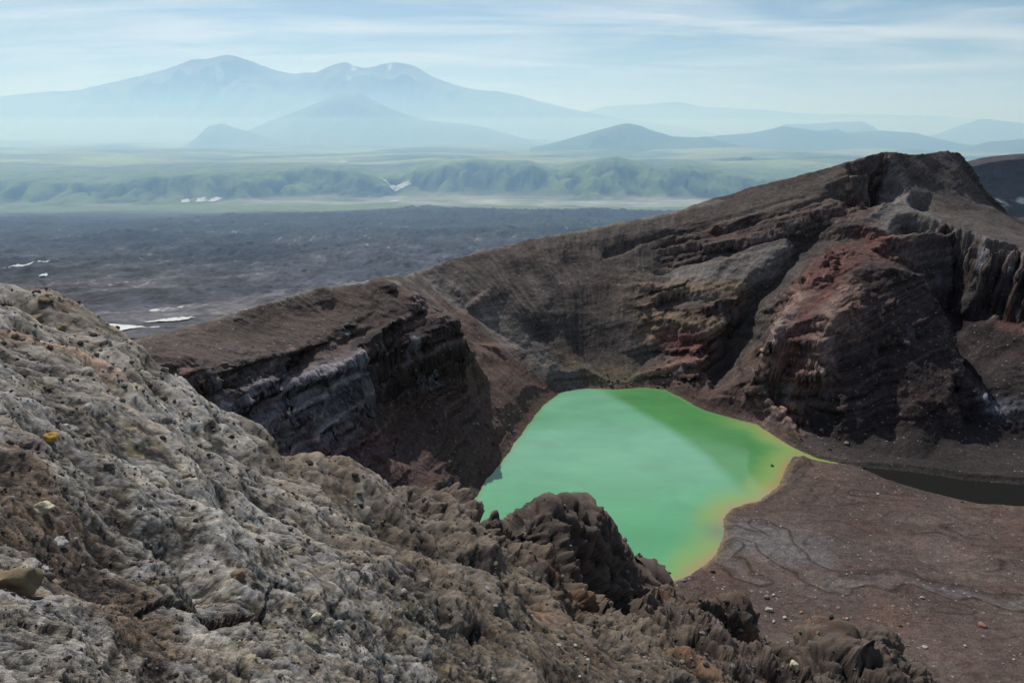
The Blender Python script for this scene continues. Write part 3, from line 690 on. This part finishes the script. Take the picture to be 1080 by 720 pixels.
RF = RBF(fu[uq], fv[uq], reg=.006)
print('fore')
nu, nw = 1500, 1150
u0, u1, w0, w1 = -1.0, 1.0, math.log(1.15), math.log(175)
cu_, cw_ = np.meshgrid(np.linspace(u0, u1, 420), np.linspace(w0, w1, 420))
SG = RF(cu_, cw_ * SW)
U, W = np.meshgrid(np.linspace(u0, u1, nu), np.linspace(w0, w1, nw))
def sampS(U, W):
    hx = (u1 - u0) / 419; hy = (w1 - w0) / 419
    return samp(SG, 0, 0, 1.0, (U - u0) / hx, (W - w0) / hy)
S = sampS(U, W); Y = np.exp(W); X = U * Y; Z = EYE + S * Y
n = normals(X, Y, Z)
def bandw(lam, Y):          # relief between a few pixels and a fraction of the distance
    return sst(math.log(.004), math.log(.008), np.log(lam / Y)) * (1 - sst(math.log(.28), math.log(.8), np.log(lam / Y)))
wx = X + .12 * Y * 0
PATCH = sst(-.22, .22, fbm2(U * 1.0 + 3, W * .55, .28, 4, .6, 5.5) + .05); PATCH = PATCH * (1 - .75 * (1 - sst(-.40, -.12, U)) * sst(1.7, 2.2, W)); PATCH = np.maximum(PATCH, sst(3.6, 4.1, W))
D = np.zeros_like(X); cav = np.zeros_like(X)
lam = 28.0; i = 0
while lam > .012:
    w = bandw(lam, Y); act = w > .002
    if act.any():
        rows = np.where(act.any(1))[0]; r0, r1 = rows[0], rows[-1] + 1
        x_, y_, z_ = X[r0:r1], Y[r0:r1], Z[r0:r1]
        # strike of the layers: stretched noise, ridged for crags, plus lumps
        q1 = perlin3(x_ / lam + i * 7.1, y_ / lam + i * 3.7, z_ / lam * 1.3)
        if lam > .1:
            sh = .45 * lam
            q2 = perlin3((x_ + sh * q1) / lam * .8 + 40 + i, (y_ + sh * q1) / lam * .8 + i * 5, z_ / lam * 1.7 + 12)
            rr = 1 - 2 * np.abs(q2)
            val = .5 * rr - .27 + .5 * q1
        else: val = q1
        if lam < 7:
            bk = blocks(x_ / (lam * 1.5) + .35 * q1, y_ / (lam * 1.5) + i * 3.3)
            pm = sst(-.12, .3, perlin3(x_ / lam / 4 + i, y_ / lam / 4, z_ / lam / 4 + 5))
            val = val * (1 - .35 * pm) + 1.0 * bk * pm * (1 - .6 * sst(math.log(.03), math.log(.09), np.log(lam / y_)))
        amp = .15 * lam * (1 + (.7 - .5 * (1 - sst(-.45, -.2, U[r0:r1]))) * sst(math.log(.10), math.log(.2), np.log(lam / y_))) *  lerp(1.0, lerp(.38, 1.15, PATCH[r0:r1]), 1 - sst(math.log(.03), math.log(.1), np.log(lam / y_))) * (1 + .25 * sst(3.75, 4.2, W[r0:r1]) + 1.0 * sst(3.75, 4.2, W[r0:r1]) * (1 - sst(math.log(.05), math.log(.11), np.log(lam / y_)))) * (1 + .5 * (1 - sst(math.log(.05), math.log(.12), np.log(lam / y_))))
        D[r0:r1] += w[r0:r1] * amp * val
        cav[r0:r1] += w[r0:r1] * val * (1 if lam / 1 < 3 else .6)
    lam *= .53; i += 1
def bump_uw(px, py, Y_, ru, rw, amt):
    a, b = urow(px, py), math.log(Y_); q = ((U - a) / ru) ** 2 + ((W - b) / rw) ** 2 + .5 * fbm2(U * 9, W * 4, 1., 3); return amt * Y_ * np.exp(-q)
D = D - bump_uw(215, 600, 7.3, .050, .16, .055) + bump_uw(215, 560, 8.6, .06, .09, .03) + bump_uw(130, 470, 12, .08, .16, .02) - bump_uw(345, 590, 17, .03, .12, .03) - bump_uw(70, 560, 5, .06, .2, .02)
Xd = X + n[..., 0] * D; Yd = Y + n[..., 1] * D; Zd = Z + n[..., 2] * D
def at_uw(px, py, Y_): return urow(px, py), math.log(Y_)
# colours
pxl = lambda px, py, Y_: P(px, py, Y_)
gray = np.array([.182, .173, .161]); tan = np.array([.098, .079, .061]); brown = np.array([.085, .062, .048]); dark = np.array([.07, .058, .055])
big = fbm2(U * 3 + 4, W * 1.4, .55, 5, .6, 2.0)
c = lerp(tan, gray, sst(-.25, .25, big)[..., None])
def blob(px, py, Y_, ru, rw):
    a, b = at_uw(px, py, Y_); return np.exp(-(((U - a) / ru) ** 2 + ((W - b) / rw) ** 2))
leftness = sst(.15, -.35, U) if False else 1 - sst(-.45, .05, U)
c = lerp(c, gray * 1.05, (leftness * (1 - sst(3.0, 3.8, W)) * .6)[..., None])
c = lerp(c, tan * .92, (sst(2.2, 3.2, W) * sst(-.5, -.1, U) * .75)[..., None])
soil = blob(60, 540, 5.2, .13, .25) + blob(100, 600, 4.6, .10, .22) + .8 * blob(130, 660, 3.8, .10, .22) + .5 * blob(10, 470, 7, .06, .3)
soil = sst(.30, .75, soil * (.8 + .9 * fbm2(X, Y, .5, 5, .6, 6.)) )
c = lerp(c, brown, (soil * .9)[..., None])
c = lerp(c, np.array([.080, .064, .052]), (sst(-.35, .15, U) * sst(1.6, 2.4, W) * .75 * sst(-.5, .4, big))[..., None])
farw = sst(3.85, 4.3, W); c = lerp(c, np.array([.060, .047, .042]), (farw * (.75 + .2 * big))[..., None])
c = c * np.clip(1 + .8 * np.clip(cav - .08, -1.6, 1.2), .14, 1.9)[..., None]  # crevice shade painted into the colour, raised relief lightened
hue = fbm2(X, Y, .35, 4, .6, 15.)[..., None]; c = c * lerp(1.12, .9, PATCH)[..., None]
c = c * (1 + np.array([.12, .03, -.09]) * np.clip(hue * 2, -1, 1))
yel = sst(.38, .6, perlin3(X / .3, Y / .3, Z / .3) * .8 + .5 * perlin3(X / 1.5, Y / 1.5, Z / 1.5)) * (1 - sst(2.5, 3.5, W)); c = lerp(c, np.array([.26, .22, .11]), (yel * .35)[..., None])
rustm = sst(.15, .5, fbm2(X, Y, 9, 4, .6, 25.)) * sst(2, 3, W); c = lerp(c, c * np.array([1.25, .95, .8]), rustm[..., None])
keep = Z > -20
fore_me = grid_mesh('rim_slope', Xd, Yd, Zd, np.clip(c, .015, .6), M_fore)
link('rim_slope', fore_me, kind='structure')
FX, FY, FZ, FN, FU, FW = Xd, Yd, Zd, n, U, W
def fore_at(px, py, Y_):          # index of the slope vertex nearest a described place
    a, b = at_uw(px, py, Y_)
    j = int(round((a - u0) / (u1 - u0) * (nu - 1))); i = int(round((b - w0) / (w1 - w0) * (nw - 1)))
    return min(max(i, 0), nw - 1), min(max(j, 0), nu - 1)
def fore_px(px, py):              # first place along a sight line that meets the slope
    a = urow(px, py); j = int(round((a - u0) / (u1 - u0) * (nu - 1)))
    s = (FZ[:, j] - EYE) / FY[:, j]; k = np.where(s >= srow(py))[0]
    i = int(k[0]) if len(k) else nw // 2
    return i, j


# ================================================================== LOOSE THINGS
def ico(sub):
    import bmesh
    bm = bmesh.new(); bmesh.ops.create_icosphere(bm, subdivisions=sub, radius=1.0)
    V = np.array([v.co[:] for v in bm.verts]); Fq = np.array([[v.index for v in f.verts] for f in bm.faces]); bm.free()
    return V, Fq
ICO = {k: ico(k) for k in (1, 2, 3, 4)}
def rock_shape(sub, seed, sx=1, sy=1, sz=.7, jag=.35):
    V, Fq = ICO[sub]; V = V.copy(); o = seed * 13.7
    r = np.random.default_rng(seed)
    for k in range(9):                                # broken flat faces
        d = r.normal(size=3); d /= np.linalg.norm(d); cut = r.uniform(.55, .85)
        t = V @ d; V = V - np.where(t > cut, t - cut, 0)[:, None] * d
    dsp = jag * (.5 * perlin3(V[:, 0] * 1.3 + o, V[:, 1] * 1.3, V[:, 2] * 1.3) + .28 * perlin3(V[:, 0] * 3.1, V[:, 1] * 3.1 + o, V[:, 2] * 3.1) + .14 * perlin3(V[:, 0] * 8 + o, V[:, 1] * 8, V[:, 2] * 8))
    V = V * (1 + dsp)[:, None] * np.array([sx, sy, sz])
    return V, Fq
def rock_material(name, colr, scale):
    return flat_mat(name, colr, scale, .35, .95, .5, .02 / max(scale / 10, .2))
def place_crater(px, py):
    a = urow(px, py); j = int(round((a - CU[0]) / (CU[-1] - CU[0]) * (len(CU) - 1)))
    s_ = (Zd_c[:, j] - EYE) / Yd_c[:, j]; k = np.where(s_ >= srow(py))[0]
    k = k[k > 60] if len(k) else k
    # first upward crossing that lies on the crater side
    i_ = int(k[0]) if len(k) else 300
    return Xd_c[i_, j], Yd_c[i_, j], Zd_c[i_, j]
def rock_thing(name, loc, size, label, cat, mat, seed, sub=3, shp=(1, .85, .65), group=None, sink=.25, jag=.35, me=None):
    if me is None:
        V, Fq = rock_shape(sub, seed, *shp, jag=jag); me = mesh_arrays(name, V, Fq, None, mat, sub >= 3)
    o = link(name, me, label=label, category=cat); o.location = (loc[0], loc[1], loc[2] + size * shp[2] * (1 - 2 * sink) * .5); o.scale = (size, size, size)
    o.rotation_euler = (0, 0, seed * 1.7 % 6.28)
    if group: o['group'] = group
    return o
RMAT = {'pale': rock_material('pale_stone', (.34, .32, .29), 3), 'dark': rock_material('dark_stone', (.05, .045, .042), 2), 'rust': rock_material('rust_stone', (.24, .13, .095), 2),
        'yellow': rock_material('yellow_stone', (.34, .21, .05), 14), 'ochre': rock_material('ochre_stone', (.16, .125, .08), 8), 'grey': rock_material('grey_stone', (.16, .16, .165), 3),
        'brown': rock_material('brown_stone', (.10, .075, .06), 2), 'cream': rock_material('cream_stone', (.42, .39, .28), 10), 'fpale': rock_material('pale_grey_stone', (.26, .255, .25), 10), 'fdark': rock_material('dark_grey_stone', (.105, .095, .085), 10)}
def px_size(w, Y): return w / FPX * Y * .5 * 1.04
# single stones on the crater floor and shore
for (px, py, w, mt, lab, sd_) in [
    (1035, 666, 11, 'rust', 'largest reddish boulder on the crater floor near the right edge', 3),
    (974, 689, 8, 'pale', 'pale grey slab on the crater floor above the lowest rocks', 4),
    (1016, 689, 5, 'pale', 'small whitish stone on the floor below the reddish boulder', 5),
    (721, 613, 8, 'grey', 'bluish grey boulder at the nearest tip of the green lake', 6),
    (706, 604, 4, 'dark', 'dark stone standing in the green water near the lake tip', 7),
    (808, 631, 9, 'grey', 'grey boulder on the floor right of the dark rock fins', 8),
    (811, 645, 10, 'pale', 'pale broken block below the grey boulder beside the fins', 9),
    (827, 654, 7, 'pale', 'pale stone at the edge of the rubble beside the fins', 10),
    (908, 620, 6, 'grey', 'blue grey stone beside the dark stream bank', 11),
    (814, 491, 5, 'dark', 'dark stone in the yellow shallows at the lake corner', 12),
    (861, 504, 5, 'rust', 'reddish stone just below the yellow outlet stream', 13),
    (926, 521, 4, 'pale', 'small pale stone below the shaded pool', 14),
    (752, 604, 7, 'dark', 'dark low boulder on the lake bank right of the tip', 15)]:
    x, y, z = F(px, py, 1.2 if mt != 'dark' or px > 740 and px < 800 else 0.0)
    z = float(crater_height(np.array([[x]]), np.array([[y]]))[0][0, 0]); z = max(z, -.1)
    rock_thing('boulder', (x, y, z), px_size(w, y), lab, 'boulder', RMAT[mt], sd_)
# many small stones, alike
protos = {}
def proto(mt, k, sub=2):
    if (mt, k, sub) not in protos:
        V, Fq = rock_shape(sub, 100 + k * 7 + sub, 1, random.uniform(.7, .95), random.uniform(.5, .75)); protos[(mt, k, sub)] = mesh_arrays('small_stone', V, Fq, None, RMAT[mt], False)
    return protos[(mt, k, sub)]
rr = random.Random(5)
cands = []
while len(cands) < 190:
    px = rr.uniform(730, 1080); py = 500 + 220 * rr.random() ** .75
    x, y, z = F(px, py, 1.5); cands.append((px, py, x, y))
while len(cands) < 290:
    px = rr.uniform(700, 1010); py = rr.uniform(615, 718); x, y, z = F(px, py, 3.0); cands.append((px, py, x, y))
cx = np.array([c_[2] for c_ in cands])[None]; cyy_ = np.array([c_[3] for c_ in cands])[None]
zz, _, _, sdd, _, _, _, _ = crater_height(cx, cyy_)
for k, (px, py, x, y) in enumerate(cands):
    if sdd[0, k] < 1.5: continue
    w = 1.6 + (5.0 if k > 190 else 3.2) * rr.random() ** 3; mt = rr.choice(['pale', 'pale', 'rust', 'grey', 'brown', 'brown', 'rust'])
    rock_thing('small_stone', (x, y, zz[0, k]), px_size(w, y), 'small stone strewn over the brown crater floor', 'stone', None, k, 2, (1, .85, .6), 'small stones strewn over the crater floor', me=proto(mt, k % 6))
cands = []
for k in range(150):
    t = rr.random()
    if t < .5: px, py = rr.uniform(497, 552), rr.uniform(430, 525)
    elif t < .75: px, py = rr.uniform(620, 740), rr.uniform(392, 412)
    else: px, py = rr.uniform(835, 900), rr.uniform(440, 488)
    x, y, z = place_crater(px, py)
    if float(samp(SD, gx0, gy0, gh, np.array([x]), np.array([y]))[0]) < 1.2: continue
    where = 'dark talus boulder on the brown slope left of the lake' if t < .5 else ('dark stone at the foot of the scree behind the lake' if t < .75 else 'dark stone on the talus below the big buttress')
    grp = 'talus boulders left of the lake' if t < .5 else ('stones at the foot of the far scree' if t < .75 else 'stones below the buttress')
    rock_thing('talus_boulder', (x, y, z), px_size(2.2 + 5.5 * rr.random() ** 3, y), where, 'boulder', None, k, 2, (1, .85, .75), grp, me=proto(rr.choice(['brown', 'dark', 'grey', 'brown']), k % 6))
# stones on the near slope
for (px, py, w, mt, shp, lab, sd_) in [
    (46, 464, 23, 'yellow', (1, .8, .5), 'yellow ochre stone alone on the grey slope at the left', 31),
    (12, 622, 62, 'ochre', (1, .9, .85), 'large ochre boulder cut by the left edge of the photo', 32),
    (46, 541, 28, 'cream', (1, .8, .6), 'cream lichen-pale stone beside the brown soil patch', 33),
    (75, 575, 26, 'fpale', (1, .7, .5), 'flat pale grey stone right of the ochre boulder', 34),
    (66, 605, 22, 'fpale', (1, .8, .5), 'pale grey stone below the flat pale one', 35),
    (330, 652, 15, 'cream', (1, .8, .8), 'small cream stone near the bottom centre left', 36),
    (352, 662, 20, 'fpale', (1, .9, .8), 'pale knobbly stone right of the small cream one', 37),
    (75, 450, 14, 'fpale', (1, .8, .3), 'thin white flake lying right above the yellow stone', 38),
    (108, 494, 14, 'fdark', (1, .8, .7), 'small dark stone on the pale grey slope', 39),
    (56, 348, 15, 'ochre', (1, .8, .6), 'ochre rock on the skyline shoulder at the upper left', 40),
    (46, 339, 20, 'ochre', (1, .7, .5), 'broad ochre rock on the slope just under the left skyline', 41),
    (38, 318, 16, 'ochre', (1, .8, .6), 'brown capstone on the left skyline', 42),
    (255, 610, 24, 'ochre', (1, .9, .8), 'tan block at the lip of the dark hollow', 43),
    (180, 638, 15, 'fdark', (1, .9, .8), 'dark stone below the brown soil at the bottom left', 44),
    (70, 621, 20, 'ochre', (1, .8, .7), 'tan stone resting right of the large ochre boulder', 45),
    (181, 694, 16, 'ochre', (1, .8, .6), 'ochre pebble at the bottom left', 46),
    (830, 702, 14, 'cream', (1, .8, .7), 'pale yellow block on the last crag at the bottom', 47),
    (270, 618, 14, 'fdark', (1, .9, .8), 'dark stone in the hollow of the slope', 48)]:
    i_, j_ = fore_px(px, py)
    rock_thing('rock', (FX[i_, j_], FY[i_, j_], FZ[i_, j_]), px_size(w, FY[i_, j_]), lab, 'rock', RMAT[mt], sd_, 4, shp, jag=.45)
for k in range(170):
    px = rr.uniform(0, 700); py = rr.uniform(350, 720)
    i_, j_ = fore_px(px, py)
    if FY[i_, j_] > 60 or srow(py) > -.3 and px > 140: continue
    w = 4 + 9 * rr.random() ** 2.5; mt = rr.choice(['fpale', 'fdark', 'ochre', 'fpale', 'ochre', 'fdark', 'fdark'])
    rock_thing('loose_stone', (FX[i_, j_], FY[i_, j_], FZ[i_, j_]), px_size(w, FY[i_, j_]), 'loose stone among the gravel of the near grey slope', 'stone', None, k, 3, (1, .85, .7), 'loose stones on the near slope', me=proto(mt, k % 6, 3))
# gravel that nobody could count: one object
def scatter(name, n, lab):
    V0s = [rock_shape(1, 300 + q, 1, .8, .65) for q in range(8)]
    ii = rng.integers(20, nw - 20, n * 2); jj = rng.integers(20, nu - 20, n * 2)
    cl = fbm2(FX[ii, jj] , FY[ii, jj], 1.5, 4, .6, 3.)
    ok = (FW[ii, jj] < math.log(110)) & (rng.random(n * 2) < .35 + 1.2 * cl) & (np.abs(FU[ii, jj]) < .9)
    ii, jj = ii[ok], jj[ok]; n = len(ii)
    Vs = []; Fs = []; Cs = []; o = 0
    rad = FY[ii, jj] / FPX * np.minimum(.8 + rng.pareto(2.0, n) * .9, 5.5)
    tint = np.array([[.13, .125, .12], [.10, .085, .068], [.075, .068, .060], [.17, .15, .11], [.085, .06, .045], [.22, .215, .20]])
    for q in range(n):
        V, Fq = V0s[q % 8]; a = rng.uniform(0, 6.28); ca, sa = math.cos(a), math.sin(a); r = rad[q]
        v = V * r; v = np.stack([v[:, 0] * ca - v[:, 1] * sa, v[:, 0] * sa + v[:, 1] * ca, v[:, 2]], 1)
        Vs.append(v + np.array([FX[ii[q], jj[q]], FY[ii[q], jj[q]], FZ[ii[q], jj[q]] + .2 * r])); Fs.append(Fq + o); o += len(V)
        Cs.append(np.broadcast_to(tint[rng.integers(0, 6)] * rng.uniform(.7, 1.25), (len(V), 3)))
    me = mesh_arrays(name, np.concatenate(Vs), np.concatenate(Fs), np.concatenate(Cs), M_fore, False)
    link(name, me, kind='stuff', label=lab, category='gravel')
scatter('gravel', 70000, 'loose gravel and grit covering the near grey slope')

# snow left on the lava and on the far flats, each patch its own
M_snow = flat_mat('old_snow', (.50, .51, .52), .02, .35, .8, .4, 2.0)
def snow(px, py, w, h, hf, label, off, seed, grp=None):
    s_ = srow(py); Ys = np.geomspace(500, 12000, 3000); xs_ = urow(px, py) * Ys
    zt = hf(xs_[None], Ys[None])[0]; q = np.where(EYE + s_ * Ys <= zt)[0]; Y0 = Ys[q[0]] if len(q) else 6000.
    s2 = srow(py + h); q2 = np.where(EYE + s2 * Ys <= zt)[0]; Yn = Ys[q2[0]] if len(q2) else Y0 * .97
    ry = max(abs(Y0 - Yn), 12.)
    if Y0 > 6000: ry = 22. * h
    rx = w / FPX * Y0 * .5
    Uq, Vq = np.meshgrid(np.linspace(-1.15, 1.15, 110), np.linspace(-1.15, 1.15, 50))
    Xq = urow(px, py) * Y0 + Uq * rx; Yq = Y0 + Vq * ry
    edge = np.hypot(Uq, Vq) + 1.0 * fbm2(Uq * 1.6 + seed, Vq * 1.6, 1.0, 4, .6, seed * 1.3)
    Zq = hf(Xq, Yq) + off
    C_ = np.ones(Xq.shape + (3,))
    o = link('snow_patch', grid_mesh('snow_patch', Xq, Yq, Zq, C_, M_snow, edge < .8), label=label, category='snow patch')
    if grp: o['group'] = grp
lv = lambda x, y: lava_height(x, y) - LAVA_DROP(x, y)
fh = lambda x, y: far_height(x, y)[0]
for a in [(122, 346, 70, 6, lv, 'long white snow bank on dark ground behind the left crater rim', 1.2, 1), (178, 338, 60, 2, lv, 'thin white snow streak right of the long snow bank', 1.2, 2),
          (46, 291, 7, 1.2, lv, 'small white snow streak in a gully of the lava field', 3, 3), (22, 281, 5, 1, lv, 'smallest white fleck at the left of the lava field', 3, 4),
          (420, 199.5, 32, 3, fh, 'brightest white snow patch on the far river flat', 9, 5), (196, 213, 10, 3, fh, 'left of the small snow patches below the green hills', 9, 6),
          (212, 212, 10, 3, fh, 'middle one of the small snow patches below the green hills', 9, 7), (228, 211, 12, 4, fh, 'right of the small snow patches below the green hills', 9, 8),
          (362, 171.5, 9, 2.5, fh, 'white snow patch on the plateau above the green hills', 14, 9), (482, 167, 8, 1.5, fh, 'tiny white patch on the plateau right of centre', 14, 10),
          (416, 213, 10, 3, fh, 'small snow patch on the flat below the brightest one', 9, 11)]:
    snow(*a)
# ================================================================== HAZE
def haze(x0, x1, y0, y1, z0, z1, dens_, colr, g=.3):
    m = bpy.data.materials.new('haze'); nt, N, L = nodes(m)
    out = N('ShaderNodeOutputMaterial'); v = N('ShaderNodeVolumeScatter'); v.inputs['Color'].default_value = (*colr, 1)
    v.inputs['Density'].default_value = dens_; v.inputs['Anisotropy'].default_value = g
    ab = N('ShaderNodeVolumeAbsorption'); ab.inputs['Color'].default_value = (0, .72, 1, 1); ab.inputs['Density'].default_value = dens_ * .09
    ad = N('ShaderNodeAddShader'); L(v.outputs[0], ad.inputs[0]); L(ab.outputs[0], ad.inputs[1]); L(ad.outputs[0], out.inputs['Volume'])
    V = np.array([(x, y, z) for z in (z0, z1) for y in (y0, y1) for x in (x0, x1)], float)
    Fq = np.array([(0, 2, 3, 1), (4, 5, 7, 6), (0, 1, 5, 4), (1, 3, 7, 5), (3, 2, 6, 7), (2, 0, 4, 6)])
    return link('haze', mesh_arrays('haze', V, Fq, None, m, False), kind='structure')
for q, (top_, dn) in enumerate(((150, .2e-5), (450, 1.1e-5), (800, 1.5e-5), (1250, 2.3e-5), (2000, 2.3e-5), (3600, 1.4e-5))):
    haze(-70000 - 10 * q, 70000 + 10 * q, 900 - 5 * q, 75000 + 10 * q, -1500 - 10 * q, top_, dn, (.38, .65, 1.0))

haze(-71000, 71000, 12500, 76000, -1600, 330, 3.8e-5, (.40, .67, 1.0))
haze(-71100, 71100, 13500, 76100, -1610, 900, 2.0e-5, (.40, .67, 1.0))
# ================================================================== LIGHT
SUN_EL, SUN_AZ = math.radians(47), math.radians(-23)     # azimuth from +Y toward +X
w = bpy.data.worlds.new('World'); scene.world = w; w.use_nodes = True
nt = w.node_tree; nt.nodes.clear(); N = nt.nodes.new; L = nt.links.new
out = N('ShaderNodeOutputWorld'); bg = N('ShaderNodeBackground'); L(bg.outputs[0], out.inputs[0]); bg.inputs[1].default_value = 0.055
sky = N('ShaderNodeTexSky'); sky.sky_type = 'NISHITA'; sky.sun_disc = False; sky.sun_elevation = SUN_EL; sky.sun_rotation = SUN_AZ; sky.dust_density = 1.0; sky.altitude = 800
tc = N('ShaderNodeTexCoord'); sep = N('ShaderNodeSeparateXYZ'); L(tc.outputs['Generated'], sep.inputs[0])
# cirrus on a high flat layer: direction divided by its height
mz = N('ShaderNodeMath'); mz.operation = 'ADD'; mz.inputs[1].default_value = .07; L(sep.outputs['Z'], mz.inputs[0])
mm = N('ShaderNodeMath'); mm.operation = 'MAXIMUM'; mm.inputs[1].default_value = .02; L(mz.outputs[0], mm.inputs[0])
dx = N('ShaderNodeMath'); dx.operation = 'DIVIDE'; L(sep.outputs['X'], dx.inputs[0]); L(mm.outputs[0], dx.inputs[1])
dy = N('ShaderNodeMath'); dy.operation = 'DIVIDE'; L(sep.outputs['Y'], dy.inputs[0]); L(mm.outputs[0], dy.inputs[1])
cb = N('ShaderNodeCombineXYZ'); L(dx.outputs[0], cb.inputs[0]); L(dy.outputs[0], cb.inputs[1])
mp = N('ShaderNodeMapping'); mp.inputs['Rotation'].default_value = (0, 0, math.radians(-12)); mp.inputs['Scale'].default_value = (.42, .95, 1); mp.inputs['Location'].default_value = (2.3, .6, 0); L(cb.outputs[0], mp.inputs[0])
n1 = N('ShaderNodeTexNoise'); n1.inputs['Scale'].default_value = 1.1; n1.inputs['Detail'].default_value = 9; n1.inputs['Roughness'].default_value = .58; n1.inputs['Distortion'].default_value = .5; L(mp.outputs[0], n1.inputs['Vector'])
r1 = N('ShaderNodeMapRange'); r1.inputs['From Min'].default_value = .42; r1.inputs['From Max'].default_value = .70; r1.inputs['To Max'].default_value = 1.0; L(n1.outputs['Fac'], r1.inputs['Value'])
hz = N('ShaderNodeMapRange'); hz.inputs['From Min'].default_value = -.02; hz.inputs['From Max'].default_value = .10; L(sep.outputs['Z'], hz.inputs['Value'])
cm = N('ShaderNodeMath'); cm.operation = 'MULTIPLY'; L(r1.outputs[0], cm.inputs[0]); L(hz.outputs[0], cm.inputs[1])
mx = N('ShaderNodeMix'); mx.data_type = 'RGBA'; L(cm.outputs[0], mx.inputs[0]); tn = N('ShaderNodeMix'); tn.data_type = 'RGBA'; tn.blend_type = 'MULTIPLY'; tn.inputs[0].default_value = 1; L(sky.outputs[0], tn.inputs[6]); tn.inputs[7].default_value = (.88, 1.0, 1.16, 1); L(tn.outputs[2], mx.inputs[6]); mx.inputs[7].default_value = (13.5, 14.6, 15.6, 1)
L(mx.outputs[2], bg.inputs[0])
sl = bpy.data.lights.new('sun', 'SUN'); sl.energy = 5.0; sl.angle = math.radians(.5); sl.color = (1, .955, .89)
so = bpy.data.objects.new('sun', sl); COL.objects.link(so)
from mathutils import Vector
d = Vector((math.sin(SUN_AZ) * math.cos(SUN_EL), math.cos(SUN_AZ) * math.cos(SUN_EL), math.sin(SUN_EL)))
so.rotation_euler = d.to_track_quat('Z', 'Y').to_euler()

# ================================================================== CAMERA
cd = bpy.data.cameras.new('camera'); cam = bpy.data.objects.new('camera', cd); COL.objects.link(cam); scene.camera = cam
cam.location = (0, 0, EYE); cam.rotation_euler = (math.radians(90) - PITCH, 0, 0)
cd.sensor_width = 36; cd.lens = 36 * FPX / 1080; cd.clip_start = .1; cd.clip_end = 200000
scene.view_settings.view_transform = 'Standard'; scene.view_settings.look = 'None'; scene.view_settings.exposure = 0
scene.cycles.use_denoising = True
scene.cycles.transparent_max_bounces = 64; scene.cycles.volume_bounces = 2; scene.cycles.max_bounces = 6; scene.cycles.diffuse_bounces = 3
